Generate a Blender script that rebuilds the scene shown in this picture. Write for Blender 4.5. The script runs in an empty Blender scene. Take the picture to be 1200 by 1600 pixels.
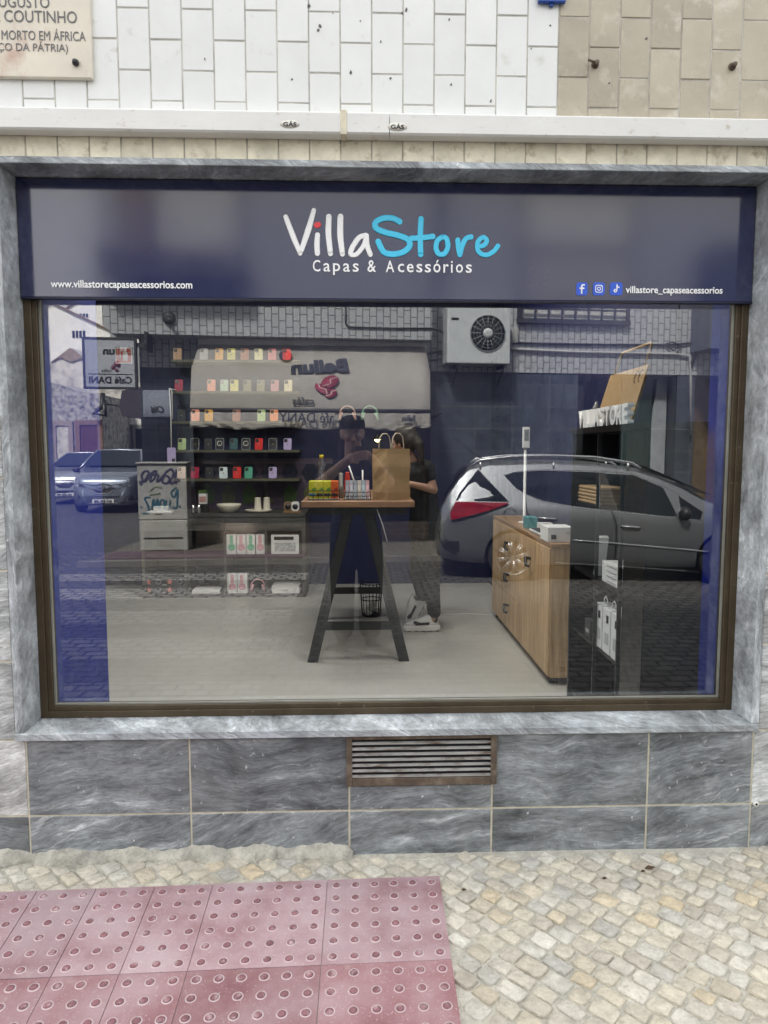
import bpy, bmesh, math, random
from mathutils import Matrix, Vector
random.seed(7)
sc = bpy.context.scene
R_ = math.radians
# ---------------------------------------------------------------- camera
CAM = Vector((0, -2.61, 1.55)); FPX = 1110.0
PIT, YAW = R_(5.05), R_(1.95)
cp, sp, cy, sy = math.cos(PIT), math.sin(PIT), math.cos(YAW), math.sin(YAW)
FW = Vector((sy*cp, cy*cp, -sp)); RT = Vector((cy, -sy, 0)); UP = RT.cross(FW)
cd = bpy.data.cameras.new('camera'); cam = bpy.data.objects.new('camera', cd)
sc.collection.objects.link(cam)
cam.matrix_world = Matrix(((RT.x, UP.x, -FW.x, CAM.x), (RT.y, UP.y, -FW.y, CAM.y), (RT.z, UP.z, -FW.z, CAM.z), (0, 0, 0, 1)))
cd.sensor_fit = 'VERTICAL'; cd.sensor_height = 24; cd.lens = 24*FPX/1600
cd.clip_start = 0.05; cd.clip_end = 3000
sc.camera = cam
# ---------------------------------------------------------------- light, sky, exposure
SUN_EL, SUN_ROT, SUN_STR, SKY_STR, EXPO = 50, -25, 4.0, 0.15, 1.75
sc.view_settings.view_transform = 'Standard'; sc.view_settings.look = 'None'
sc.view_settings.exposure = EXPO; sc.view_settings.gamma = 1
w = bpy.data.worlds.new('World'); sc.world = w; w.use_nodes = True
nt = w.node_tree; bg = nt.nodes['Background']
sky = nt.nodes.new('ShaderNodeTexSky'); sky.sky_type = 'NISHITA'; sky.sun_disc = False
sky.sun_elevation = R_(SUN_EL); sky.sun_rotation = R_(SUN_ROT)
tc = nt.nodes.new('ShaderNodeTexCoord'); mp = nt.nodes.new('ShaderNodeMapping')
mp.inputs['Scale'].default_value = (1.6, 1.6, 3.2)
nz = nt.nodes.new('ShaderNodeTexNoise'); nz.inputs['Scale'].default_value = 1.7; nz.inputs['Detail'].default_value = 7
rp = nt.nodes.new('ShaderNodeValToRGB'); rp.color_ramp.elements[0].position = .34; rp.color_ramp.elements[1].position = .52
rp.color_ramp.elements[0].color = (.42, .42, .42, 1)
cl = nt.nodes.new('ShaderNodeMix'); cl.data_type = 'RGBA'
nt.links.new(tc.outputs['Generated'], mp.inputs['Vector']); nt.links.new(mp.outputs['Vector'], nz.inputs['Vector'])
nt.links.new(nz.outputs['Fac'], rp.inputs['Fac']); nt.links.new(rp.outputs['Color'], cl.inputs['Factor'])
nt.links.new(sky.outputs['Color'], cl.inputs['A']); cl.inputs['B'].default_value = (4.6, 4.56, 4.5, 1)
nt.links.new(cl.outputs['Result'], bg.inputs['Color']); bg.inputs['Strength'].default_value = SKY_STR
sl = bpy.data.lights.new('sun', 'SUN'); sl.energy = SUN_STR; sl.angle = R_(8); sl.color = (1, .95, .87)
so = bpy.data.objects.new('sun', sl); sc.collection.objects.link(so); so.location = (0, 6, 14)
# sun stands behind the shop building (towards +y): the shop front is in open shade
sd = Vector((math.sin(R_(SUN_ROT))*math.cos(R_(SUN_EL)), math.cos(R_(SUN_ROT))*math.cos(R_(SUN_EL)), math.sin(R_(SUN_EL))))
so.rotation_euler = sd.to_track_quat('Z', 'Y').to_euler()
sc.cycles.use_denoising = True
sc.cycles.max_bounces = 9; sc.cycles.transparent_max_bounces = 16; sc.cycles.caustics_reflective = False
sc.cycles.sample_clamp_indirect = 6
# ---------------------------------------------------------------- photo rays, used to find real positions
YG = 0.17                                   # plane of the shop window's glass
def ray(u, v): return RT*((u-600)/FPX) - UP*((v-800)/FPX) + FW
def at(u, v, y):
    d = ray(u, v); return CAM + d*((y-CAM.y)/d.y)
def atz(u, v, z):
    d = ray(u, v); return CAM + d*((z-CAM.z)/d.z)
MC = Vector((0, 2*YG-CAM.y, CAM.z))         # the camera's mirror image in the glass
def mray(u, v):
    d = ray(u, v); return Vector((d.x, -d.y, d.z))
def mir(u, v, y):                            # street point seen mirrored at pixel u,v
    d = mray(u, v); return MC + d*((y-MC.y)/d.y)
def mirz(u, v, z):
    d = mray(u, v); return MC + d*((z-MC.z)/d.z)
# ---------------------------------------------------------------- helpers
WM = {}
def link(o): sc.collection.objects.link(o); return o
def tag(o, label=None, cat=None, group=None, kind=None):
    if label: o['label'] = label
    if cat: o['category'] = cat
    if group: o['group'] = group
    if kind: o['kind'] = kind
    return o
def thing(name, label, cat, loc=(0, 0, 0), rz=0, group=None):
    o = link(bpy.data.objects.new(name, None)); o.empty_display_size = .1
    o.location = loc; o.rotation_euler = (0, 0, rz)
    WM[o] = Matrix.Translation(Vector(loc)) @ Matrix.Rotation(rz, 4, 'Z')
    return tag(o, label, cat, group)
class MB:
    def __init__(s, W=None): s.v = []; s.f = []; s.mi = []; s.W = W or Matrix.Identity(4); s.sm = []
    def add(s, vs, fs, mi=0, sm=False):
        k = len(s.v); s.v += [Vector(a) for a in vs]
        for f in fs: s.f.append([k+i for i in f]); s.mi.append(mi); s.sm.append(sm)
        return s
    def box(s, a, b, mi=0, M=None):
        x0, y0, z0 = [min(p, q) for p, q in zip(a, b)]; x1, y1, z1 = [max(p, q) for p, q in zip(a, b)]
        vs = [Vector(p) for p in ((x0,y0,z0),(x1,y0,z0),(x1,y1,z0),(x0,y1,z0),(x0,y0,z1),(x1,y0,z1),(x1,y1,z1),(x0,y1,z1))]
        if M: vs = [M @ p for p in vs]
        return s.add(vs, [(0,3,2,1),(4,5,6,7),(0,1,5,4),(1,2,6,5),(2,3,7,6),(3,0,4,7)], mi)
    def cbox(s, c, d, mi=0, M=None):
        h = Vector(d)/2; c = Vector(c); return s.box(c-h, c+h, mi, M)
    def prism(s, poly, y0, y1, mi=0, ax='y', sm=False):  # poly in the plane across the axis
        def P(p, t): return (p[0], t, p[1]) if ax == 'y' else ((t, p[0], p[1]) if ax == 'x' else (p[0], p[1], t))
        if y0 > y1: y0, y1 = y1, y0
        n = len(poly); vs = [P(p, y0) for p in poly]+[P(p, y1) for p in poly]; k = len(s.v)
        s.add(vs, [list(range(n-1, -1, -1)), list(range(n, 2*n))], mi)
        for i in range(n): s.f.append([k+i, k+(i+1) % n, k+n+(i+1) % n, k+n+i]); s.mi.append(mi); s.sm.append(sm)
        return s
    def tube(s, pts, r, n=8, mi=0, cap=True, flat=None):
        pts = [Vector(p) for p in pts]; m = len(pts)
        rs = r if isinstance(r, (list, tuple)) else [r]*m
        vs = []; fs = []; pn = None
        for i, p in enumerate(pts):
            t = (pts[min(i+1, m-1)]-pts[max(i-1, 0)]).normalized()
            if pn is None:
                a = Vector((0, 0, 1)) if abs(t.z) < .9 else Vector((1, 0, 0)); pn = t.cross(a).normalized()
            pn = (pn-t*pn.dot(t)).normalized(); b = t.cross(pn)
            for k in range(n):
                an = 2*math.pi*k/n; vs.append(p+(pn*math.cos(an)+b*math.sin(an))*rs[i])
        for i in range(m-1):
            for k in range(n):
                fs.append((i*n+k, i*n+(k+1) % n, (i+1)*n+(k+1) % n, (i+1)*n+k))
        if cap: fs.append(list(range(n))[::-1]); fs.append([(m-1)*n+k for k in range(n)])
        return s.add(vs, fs, mi, True)
    def lathe(s, prof, c=(0, 0, 0), n=20, mi=0, ax='z', cap=True):
        c = Vector(c); vs = []; fs = []; m = len(prof)
        for r, h in prof:
            for k in range(n):
                a = 2*math.pi*k/n; x, y = r*math.cos(a), r*math.sin(a)
                vs.append(c+Vector((x, y, h) if ax == 'z' else ((x, -h, y) if ax == 'y' else (h, x, y))))
        for i in range(m-1):
            for k in range(n): fs.append((i*n+k, i*n+(k+1) % n, (i+1)*n+(k+1) % n, (i+1)*n+k))
        if cap: fs.append(list(range(n))[::-1]); fs.append([(m-1)*n+k for k in range(n)])
        return s.add(vs, fs, mi, True)
    def ball(s, c, r, n=12, mi=0):
        r = (r, r, r) if not isinstance(r, (tuple, list)) else r
        m = n//2+1; prof = [(max(math.sin(math.pi*i/m), 1e-4), -math.cos(math.pi*i/m)) for i in range(m+1)]
        k = len(s.v); s.lathe(prof, (0, 0, 0), n, mi, cap=False); c = Vector(c)
        for i in range(k, len(s.v)): q = s.v[i]; s.v[i] = c+Vector((q.x*r[0], q.y*r[1], q.z*r[2]))
        return s
    def loft(s, rings, n=16, mi=0):   # rings: (centre, rx, ry) horizontal ellipses bottom to top
        vs = []; fs = []; m = len(rings)
        for c, rx, ry in rings:
            for k in range(n):
                a = 2*math.pi*k/n; vs.append(Vector(c)+Vector((rx*math.cos(a), ry*math.sin(a), 0)))
        for i in range(m-1):
            for k in range(n): fs.append((i*n+k, i*n+(k+1) % n, (i+1)*n+(k+1) % n, (i+1)*n+k))
        fs.append(list(range(n))[::-1]); fs.append([(m-1)*n+k for k in range(n)])
        return s.add(vs, fs, mi, True)
    def xf(s, M, k=0):
        for i in range(k, len(s.v)): s.v[i] = M @ s.v[i]
        return s
    def build(s, name, mat, parent=None, bevel=0, smooth=False, seg=1, **tg):
        mats = mat if isinstance(mat, (list, tuple)) else [mat]
        V = [s.W @ p for p in s.v]
        if parent is None:
            xs = [p.x for p in V]; ys = [p.y for p in V]; zs = [p.z for p in V]
            org = Vector(((min(xs)+max(xs))/2, (min(ys)+max(ys))/2, min(zs))); M = Matrix.Translation(org)
        else: M = WM[parent]
        inv = M.inverted(); V = [inv @ p for p in V]
        me = bpy.data.meshes.new(name); me.from_pydata(V, [], s.f)
        for m_ in mats: me.materials.append(m_)
        me.polygons.foreach_set('material_index', s.mi)
        me.polygons.foreach_set('use_smooth', [True]*len(s.f) if smooth else s.sm)
        bm = bmesh.new(); bm.from_mesh(me); bmesh.ops.recalc_face_normals(bm, faces=bm.faces); bm.to_mesh(me); bm.free(); me.update()
        o = link(bpy.data.objects.new(name, me))
        if parent is None: o.location = M.translation
        else: o.parent = parent
        WM[o] = M
        if bevel:
            b = o.modifiers.new('bevel', 'BEVEL'); b.width = bevel; b.segments = seg; b.limit_method = 'ANGLE'; b.angle_limit = R_(40)
        tag(o, **tg); return o
def lab(label, cat, group=None): return dict(label=label, cat=cat, group=group)
def rrect(x0, z0, x1, z1, r, n=4):
    out = []
    for cx_, cz_, a0 in ((x1-r, z1-r, 0), (x0+r, z1-r, 90), (x0+r, z0+r, 180), (x1-r, z0+r, 270)):
        for i in range(n+1):
            a = R_(a0+90*i/n); out.append((cx_+r*math.cos(a), cz_+r*math.sin(a)))
    return out
def text(name, s, mat, parent, W, width=None, height=None, depth=.002, shear=0, bold=0, align='LEFT'):
    """lettering standing in the x-z plane of W, its lower left corner at W's origin, facing -y"""
    cu = bpy.data.curves.new(name, 'FONT'); cu.body = s; cu.extrude = .04; cu.shear = shear; cu.offset = bold
    cu.resolution_u = 3
    t = link(bpy.data.objects.new(name, cu)); dg = bpy.context.evaluated_depsgraph_get()
    me = bpy.data.meshes.new_from_object(t.evaluated_get(dg)); bpy.data.objects.remove(t); bpy.data.curves.remove(cu)
    xs = [v.co.x for v in me.vertices]; ys = [v.co.y for v in me.vertices]
    x0, y0, wx, hy = min(xs), min(ys), max(xs)-min(xs), max(ys)-min(ys)
    kx = width/wx if width else height/hy
    ky = height/hy if height else kx
    inv = WM[parent].inverted() if parent else Matrix.Identity(4)
    for v in me.vertices: v.co = inv @ (W @ Vector(((v.co.x-x0)*kx, -depth if v.co.z > 0 else 0, (v.co.y-y0)*ky)))
    me.materials.clear(); me.materials.append(mat)
    o = link(bpy.data.objects.new(name, me)); o.parent = parent; WM[o] = WM[parent] if parent else Matrix.Identity(4)
    return o
def strokes(mb, lines, width, flat=.25):
    """brush strokes as flattened round tubes in the x-z plane (y is the depth)"""
    for ln in lines:
        k = len(mb.v); rs = [p[2] if len(p) > 2 else width/2 for p in ln]
        pts = [Vector((p[0], 0, p[1])) for p in ln]
        # smooth the line
        fine = []; fr = []
        for i in range(len(pts)-1):
            p0, p1, p2, p3 = pts[max(i-1, 0)], pts[i], pts[i+1], pts[min(i+2, len(pts)-1)]
            for j in range(5):
                t = j/5; fine.append(.5*((2*p1)+(p2-p0)*t+(2*p0-5*p1+4*p2-p3)*t*t+(3*p1-p0-3*p2+p3)*t**3)); fr.append(rs[i]*(1-t)+rs[i+1]*t)
        fine.append(pts[-1]); fr.append(rs[-1])
        mb.tube(fine, fr, 8)
        mb.ball(fine[0], fr[0], 10); mb.ball(fine[-1], fr[-1], 10)
        for i in range(k, len(mb.v)): mb.v[i].y *= flat
    return mb
def blend(mb, name, mat, parent=None, voxel=.008, smooth=6, **tg):
    """one continuous skin over overlapping shapes"""
    o = mb.build(name, mat, parent, smooth=True, **tg)
    r = o.modifiers.new('r', 'REMESH'); r.mode = 'VOXEL'; r.voxel_size = voxel
    s_ = o.modifiers.new('s', 'SMOOTH'); s_.iterations = smooth; s_.factor = .5
    dg = bpy.context.evaluated_depsgraph_get(); me = bpy.data.meshes.new_from_object(o.evaluated_get(dg))
    o.modifiers.clear(); o.data = me
    me.polygons.foreach_set('use_smooth', [True]*len(me.polygons)); me.update(); return o
def cut(o, cutters):
    """subtract closed shapes from a mesh and keep the result as plain mesh"""
    tmp = []
    for c in cutters:
        t = c.build('cutter', []); m = o.modifiers.new('b', 'BOOLEAN'); m.object = t; m.operation = 'DIFFERENCE'; m.solver = 'EXACT'; tmp.append(t)
    bpy.context.view_layer.update()
    dg = bpy.context.evaluated_depsgraph_get(); me = bpy.data.meshes.new_from_object(o.evaluated_get(dg))
    o.modifiers.clear(); o.data = me
    for t in tmp: bpy.data.objects.remove(t)
def copy_tree(o, parent=None):
    c = link(o.copy()); c.parent = parent
    for ch in list(o.children): copy_tree(ch, c)
    return c
def recolor(o, mat):
    for s_ in o.material_slots: s_.link = 'OBJECT'; s_.material = mat
# ---------------------------------------------------------------- materials
def newmat(name):
    m = bpy.data.materials.new(name); m.use_nodes = True; return m, m.node_tree, m.node_tree.nodes['Principled BSDF']
def nd(nt, typ, ins=None, **at_):
    n = nt.nodes.new(typ)
    for k, v in at_.items(): setattr(n, k, v)
    for k, v in (ins or {}).items():
        if isinstance(v, bpy.types.NodeSocket): nt.links.new(v, n.inputs[k])
        else: n.inputs[k].default_value = v
    return n
def ramp(nt, fac, stops):
    n = nt.nodes.new('ShaderNodeValToRGB'); nt.links.new(fac, n.inputs['Fac']); e = n.color_ramp.elements
    while len(e) < len(stops): e.new(.5)
    for i, (p, c) in enumerate(stops):
        e[i].position = p; e[i].color = tuple(c)+(1,) if len(c) == 3 else c
    return n
def mixc(nt, fac, a, b, bt='MIX'):
    n = nt.nodes.new('ShaderNodeMix'); n.data_type = 'RGBA'; n.blend_type = bt
    for k, v in (('Factor', fac), ('A', a), ('B', b)):
        if isinstance(v, bpy.types.NodeSocket): nt.links.new(v, n.inputs[k])
        else: n.inputs[k].default_value = v if k == 'Factor' else (tuple(v)+(1,) if len(v) == 3 else v)
    return n.outputs['Result']
def coord(nt, island=False, scale=(1, 1, 1), rot=(0, 0, 0)):
    t = nd(nt, 'ShaderNodeTexCoord'); v = t.outputs['Object']; r = None
    if island:
        g = nd(nt, 'ShaderNodeNewGeometry'); r = g.outputs['Random Per Island']
        k = nd(nt, 'ShaderNodeMath', {0: r, 1: 37.0}, operation='MULTIPLY')
        v = nd(nt, 'ShaderNodeVectorMath', {0: v, 1: k.outputs[0]}, operation='ADD').outputs[0]
    m = nd(nt, 'ShaderNodeMapping', {'Vector': v, 'Scale': scale, 'Rotation': rot})
    return m.outputs['Vector'], r
def pm(name, col, rough=.5, metal=0, var=.12, scale=6, bump=0, bscale=60, isl=0, coat=0, spec=.5, stain=None, trans=0, stretch=(1, 1, 1)):
    m, nt, b = newmat(name)
    v, r = coord(nt, isl > 0, stretch)
    n = nd(nt, 'ShaderNodeTexNoise', {'Vector': v, 'Scale': scale, 'Detail': 6, 'Roughness': .6})
    lo = [c*(1-var) for c in col]; hi = [min(1, c*(1+var)) for c in col]
    c = ramp(nt, n.outputs['Fac'], [(.3, lo), (.7, hi)]).outputs['Color']
    if isl:
        k = nd(nt, 'ShaderNodeMapRange', {'Value': r, 'To Min': 1-isl, 'To Max': 1+isl})
        c = mixc(nt, 1.0, c, k.outputs['Result'], 'MULTIPLY')
    if stain:
        n2 = nd(nt, 'ShaderNodeTexNoise', {'Vector': v, 'Scale': stain[1], 'Detail': 8, 'Roughness': .65})
        f = ramp(nt, n2.outputs['Fac'], [(stain[2], (0, 0, 0)), (stain[3], (1, 1, 1))])
        c = mixc(nt, f.outputs['Color'], c, stain[0])
    nt.links.new(c, b.inputs['Base Color'])
    n3 = nd(nt, 'ShaderNodeTexNoise', {'Vector': v, 'Scale': scale*3, 'Detail': 4})
    rr = nd(nt, 'ShaderNodeMapRange', {'Value': n3.outputs['Fac'], 'From Min': .3, 'From Max': .7, 'To Min': max(rough*.8, .02), 'To Max': min(1, rough*1.2)})
    nt.links.new(rr.outputs['Result'], b.inputs['Roughness'])
    b.inputs['Metallic'].default_value = metal; b.inputs['Coat Weight'].default_value = coat; b.inputs['Coat Roughness'].default_value = .03
    b.inputs['Specular IOR Level'].default_value = spec; b.inputs['Transmission Weight'].default_value = trans
    if bump:
        n4 = nd(nt, 'ShaderNodeTexNoise', {'Vector': v, 'Scale': bscale, 'Detail': 6})
        bp = nd(nt, 'ShaderNodeBump', {'Height': n4.outputs['Fac'], 'Strength': bump, 'Distance': .01})
        nt.links.new(bp.outputs['Normal'], b.inputs['Normal'])
    return m
def emis(name, col, st):
    m, nt, b = newmat(name); b.inputs['Base Color'].default_value = tuple(col)+(1,)
    b.inputs['Emission Color'].default_value = tuple(col)+(1,); b.inputs['Emission Strength'].default_value = st; return m
def marble(name, dark, mid, light, rot=(0, R_(7), 0), rough=.45, vs=4.2, dirt=(.40, .385, .36), dirt_amt=.3, strk=(.8, .8, 4.2)):
    m, nt, b = newmat(name)
    v, r = coord(nt, True, (1, 1, 1), rot)
    an = nd(nt, 'ShaderNodeMapRange', {'Value': r, 'To Min': -.28, 'To Max': .34})
    v = nd(nt, 'ShaderNodeVectorRotate', {'Vector': v, 'Angle': an.outputs['Result']}, rotation_type='Y_AXIS').outputs['Vector']
    wv = nd(nt, 'ShaderNodeTexNoise', {'Vector': v, 'Scale': 2.2, 'Detail': 4})
    d = nd(nt, 'ShaderNodeVectorMath', {0: wv.outputs['Color'], 1: (.20, .20, .20)}, operation='MULTIPLY')
    v2 = nd(nt, 'ShaderNodeVectorMath', {0: v, 1: d.outputs[0]}, operation='ADD')
    st = nd(nt, 'ShaderNodeMapping', {'Vector': v2.outputs[0], 'Scale': strk})
    n1 = nd(nt, 'ShaderNodeTexNoise', {'Vector': st.outputs['Vector'], 'Scale': vs, 'Detail': 12, 'Roughness': .70})
    c = ramp(nt, n1.outputs['Fac'], [(.28, dark), (.43, [x*.75 for x in mid]), (.50, mid), (.58, [x*1.25 for x in mid]), (.76, light)]).outputs['Color']
    ng = nd(nt, 'ShaderNodeTexNoise', {'Vector': st.outputs['Vector'], 'Scale': vs*7, 'Detail': 6, 'Roughness': .75})
    kg = nd(nt, 'ShaderNodeMapRange', {'Value': ng.outputs['Fac'], 'From Min': .25, 'From Max': .75, 'To Min': .38, 'To Max': 1.65})
    c = mixc(nt, 1.0, c, kg.outputs['Result'], 'MULTIPLY')
    n2 = nd(nt, 'ShaderNodeTexNoise', {'Vector': st.outputs['Vector'], 'Scale': vs*.45, 'Detail': 5, 'Roughness': .5})
    ab = nd(nt, 'ShaderNodeMath', {0: n2.outputs['Fac'], 1: .5}, operation='SUBTRACT')
    ab = nd(nt, 'ShaderNodeMath', {0: ab.outputs[0]}, operation='ABSOLUTE')
    vein = ramp(nt, ab.outputs[0], [(0, (1, 1, 1)), (.012, (0, 0, 0))])
    n5 = nd(nt, 'ShaderNodeTexNoise', {'Vector': v, 'Scale': 3, 'Detail': 2})
    gate = ramp(nt, n5.outputs['Fac'], [(.54, (0, 0, 0)), (.68, (.6, .6, .6))])
    vf = nd(nt, 'ShaderNodeMath', {0: vein.outputs['Color'], 1: gate.outputs['Color']}, operation='MULTIPLY')
    c = mixc(nt, vf.outputs[0], c, [min(1, x*1.2) for x in light])
    # pits and lime specks, dust
    n3 = nd(nt, 'ShaderNodeTexNoise', {'Vector': v, 'Scale': 55, 'Detail': 3})
    sp_ = ramp(nt, n3.outputs['Fac'], [(.69, (0, 0, 0)), (.74, (.7, .7, .7))])
    c = mixc(nt, sp_.outputs['Color'], c, light)
    n4 = nd(nt, 'ShaderNodeTexNoise', {'Vector': v, 'Scale': 2.6, 'Detail': 7, 'Roughness': .7})
    df = ramp(nt, n4.outputs['Fac'], [(.45, (0, 0, 0)), (.8, (dirt_amt,)*3)])
    c = mixc(nt, df.outputs['Color'], c, dirt)
    nb = nd(nt, 'ShaderNodeTexNoise', {'Vector': v, 'Scale': 4.5, 'Detail': 5, 'Roughness': .6})
    kb_ = nd(nt, 'ShaderNodeMapRange', {'Value': nb.outputs['Fac'], 'From Min': .3, 'From Max': .7, 'To Min': .68, 'To Max': 1.35})
    c = mixc(nt, 1.0, c, kb_.outputs['Result'], 'MULTIPLY')
    k = nd(nt, 'ShaderNodeMapRange', {'Value': r, 'To Min': .84, 'To Max': 1.16})
    c = mixc(nt, 1.0, c, k.outputs['Result'], 'MULTIPLY')
    nt.links.new(c, b.inputs['Base Color'])
    rr = nd(nt, 'ShaderNodeMapRange', {'Value': n1.outputs['Fac'], 'To Min': rough*.7, 'To Max': rough*1.3}); nt.links.new(rr.outputs['Result'], b.inputs['Roughness'])
    bp = nd(nt, 'ShaderNodeBump', {'Height': n3.outputs['Fac'], 'Strength': .12, 'Distance': .004}); nt.links.new(bp.outputs['Normal'], b.inputs['Normal'])
    return m
def bricky(name, c1, c2, mortar, bw, bh, ms=.02, rot=(0, 0, 0), rough=.8, bump=.6, offset=.5, var=.25, nscale=9, dist=.02):
    """laid setts, tiles or bricks over large far surfaces"""
    m, nt, b = newmat(name); v, _ = coord(nt, False, (1, 1, 1), rot)
    n0 = nd(nt, 'ShaderNodeTexNoise', {'Vector': v, 'Scale': 7, 'Detail': 2})
    d = nd(nt, 'ShaderNodeVectorMath', {0: n0.outputs['Color'], 1: (dist, dist, 0)}, operation='MULTIPLY')
    v2 = nd(nt, 'ShaderNodeVectorMath', {0: v, 1: d.outputs[0]}, operation='ADD')
    br = nd(nt, 'ShaderNodeTexBrick', {'Vector': v2.outputs[0], 'Color1': tuple(c1)+(1,), 'Color2': tuple(c2)+(1,), 'Mortar': tuple(mortar)+(1,),
        'Scale': 1, 'Mortar Size': ms, 'Mortar Smooth': .3, 'Brick Width': bw, 'Row Height': bh}, offset=offset)
    n1 = nd(nt, 'ShaderNodeTexNoise', {'Vector': v, 'Scale': nscale, 'Detail': 8, 'Roughness': .7})
    k = nd(nt, 'ShaderNodeMapRange', {'Value': n1.outputs['Fac'], 'From Min': .3, 'From Max': .7, 'To Min': 1-var, 'To Max': 1+var})
    c = mixc(nt, 1.0, br.outputs['Color'], k.outputs['Result'], 'MULTIPLY')
    nt.links.new(c, b.inputs['Base Color']); b.inputs['Roughness'].default_value = rough
    h = nd(nt, 'ShaderNodeMath', {0: br.outputs['Fac'], 1: -1.0}, operation='MULTIPLY')
    h2 = nd(nt, 'ShaderNodeMath', {0: n1.outputs['Fac'], 1: .35}, operation='MULTIPLY')
    h3 = nd(nt, 'ShaderNodeMath', {0: h.outputs[0], 1: h2.outputs[0]}, operation='ADD')
    bp = nd(nt, 'ShaderNodeBump', {'Height': h3.outputs[0], 'Strength': bump, 'Distance': .02}); nt.links.new(bp.outputs['Normal'], b.inputs['Normal'])
    return m
def wood(name, c1, c2, axis='z', rough=.45, scale=1):
    m, nt, b = newmat(name)
    s_ = {'x': (1.2, 18, 18), 'y': (18, 1.2, 18), 'z': (18, 18, 1.2)}[axis]
    v, r = coord(nt, True, tuple(k*scale for k in s_))
    n = nd(nt, 'ShaderNodeTexNoise', {'Vector': v, 'Scale': 1.6, 'Detail': 8, 'Roughness': .62, 'Distortion': .6})
    c = ramp(nt, n.outputs['Fac'], [(.3, c1), (.68, c2)]).outputs['Color']
    nt.links.new(c, b.inputs['Base Color']); b.inputs['Roughness'].default_value = rough
    bp = nd(nt, 'ShaderNodeBump', {'Height': n.outputs['Fac'], 'Strength': .1, 'Distance': .003}); nt.links.new(bp.outputs['Normal'], b.inputs['Normal'])
    return m
def glassmat(name, refl, tint, edge=.5):
    """window pane: mirrors the street and lets the room through, from either side alike"""
    m = bpy.data.materials.new(name); m.use_nodes = True; nt = m.node_tree; nt.nodes.clear()
    lw = nd(nt, 'ShaderNodeLayerWeight', {'Blend': .5}); p = nd(nt, 'ShaderNodeMath', {0: lw.outputs['Facing'], 1: 4.0}, operation='POWER')
    f = nd(nt, 'ShaderNodeMapRange', {'Value': p.outputs[0], 'To Min': refl, 'To Max': edge})
    t = nd(nt, 'ShaderNodeBsdfTransparent', {'Color': tuple(tint)+(1,)}); g = nd(nt, 'ShaderNodeBsdfGlossy', {'Color': (1, 1, 1, 1), 'Roughness': 0.0})
    mx = nd(nt, 'ShaderNodeMixShader', {0: f.outputs['Result'], 1: t.outputs[0], 2: g.outputs[0]})
    o = nd(nt, 'ShaderNodeOutputMaterial', {'Surface': mx.outputs[0]}); return m
# ================================================================ materials used here and there
M = {}
M['marble'] = marble('grey_marble', (.04, .045, .05), (.185, .202, .216), (.62, .64, .65))
M['marble_v'] = marble('grey_marble_upright', (.12, .13, .138), (.30, .32, .335), (.62, .64, .65), rot=(R_(8), R_(75), 0))
M['marble_pale'] = marble('pale_marble', (.16, .17, .175), (.46, .475, .48), (.74, .74, .72), rot=(0, R_(10), 0), dirt=(.55, .48, .36))
M['marble_sill'] = marble('sill_marble', (.10, .11, .12), (.30, .325, .345), (.70, .72, .73), rot=(0, R_(-35), R_(30)))
M['grout'] = pm('grout', (.58, .54, .43), .95, var=.2, scale=20, bump=.2)
M['tile_white'] = pm('white_glazed_tile', (.745, .755, .74), .22, var=.035, scale=9, isl=.035, stain=((.5, .47, .4), 14, .62, .85), bump=.03, bscale=20)
M['tile_beige'] = pm('old_beige_tile', (.43, .385, .295), .3, var=.12, scale=7, isl=.1, stain=((.62, .57, .48), 9, .55, .72), bump=.05, bscale=30)
M['tile_rough'] = pm('worn_beige_tile', (.76, .71, .57), .7, var=.18, scale=12, isl=.1, stain=((.3, .24, .14), 16, .55, .75), bump=.5, bscale=40)
M['tile_grout'] = pm('tile_grout', (.50, .48, .43), .95, var=.35, scale=9, bump=.3)
M['white_metal'] = pm('painted_duct', (.74, .735, .71), .42, var=.05, scale=5, stain=((.45, .38, .28), 26, .60, .78), bump=.06, bscale=30, stretch=(1, 1, 2))
M['navy_sign'] = pm('glossy_navy_sheet', (.009, .014, .068), .115, var=.05, scale=3, spec=.8, coat=.6)
M['navy_sign'].node_tree.nodes['Principled BSDF'].inputs['IOR'].default_value = 1.5
M['navy_sign'].node_tree.nodes['Principled BSDF'].inputs['Coat Roughness'].default_value = .10
M['navy_matt'] = pm('navy_edge', (.006, .009, .03), .5, var=.05)
M['white'] = pm('white_vinyl', (.93, .93, .93), .4, var=.01)
M['cyan'] = pm('cyan_vinyl', (.07, .60, .88), .4, var=.01)
M['coral'] = pm('coral_vinyl', (.85, .06, .07), .4, var=.01)
M['icon_blue'] = pm('icon_blue_vinyl', (.035, .11, .62), .4, var=.01)
M['bronze'] = pm('bronze_aluminium', (.075, .055, .032), .42, metal=.35, var=.25, scale=9, stain=((.3, .26, .2), 30, .62, .8))
M['seal'] = pm('grey_seal', (.25, .25, .22), .7, var=.2)
M['rust'] = pm('rusty_iron', (.10, .072, .052), .75, var=.35, scale=18, stain=((.2, .16, .12), 22, .5, .7), bump=.3)
M['louver'] = pm('worn_louver', (.34, .335, .32), .55, metal=.2, var=.25, scale=14, stain=((.1, .055, .03), 18, .5, .68), stretch=(.5, 1, 3))
M['black'] = pm('black_paint', (.012, .012, .013), .4, var=.1)
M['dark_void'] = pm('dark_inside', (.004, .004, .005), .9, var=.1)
M['stone_letter'] = pm('engraved_letter', (.16, .16, .165), .8, var=.15)
M['plaque'] = pm('aged_plaque_marble', (.68, .63, .53), .5, var=.08, scale=4, stain=((.5, .33, .26), 5, .55, .75), bump=.05)
M['render'] = pm('grey_mortar', (.45, .43, .37), .95, var=.3, scale=25, bump=1, bscale=90, stain=((.2, .19, .17), 9, .5, .75))
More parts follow.
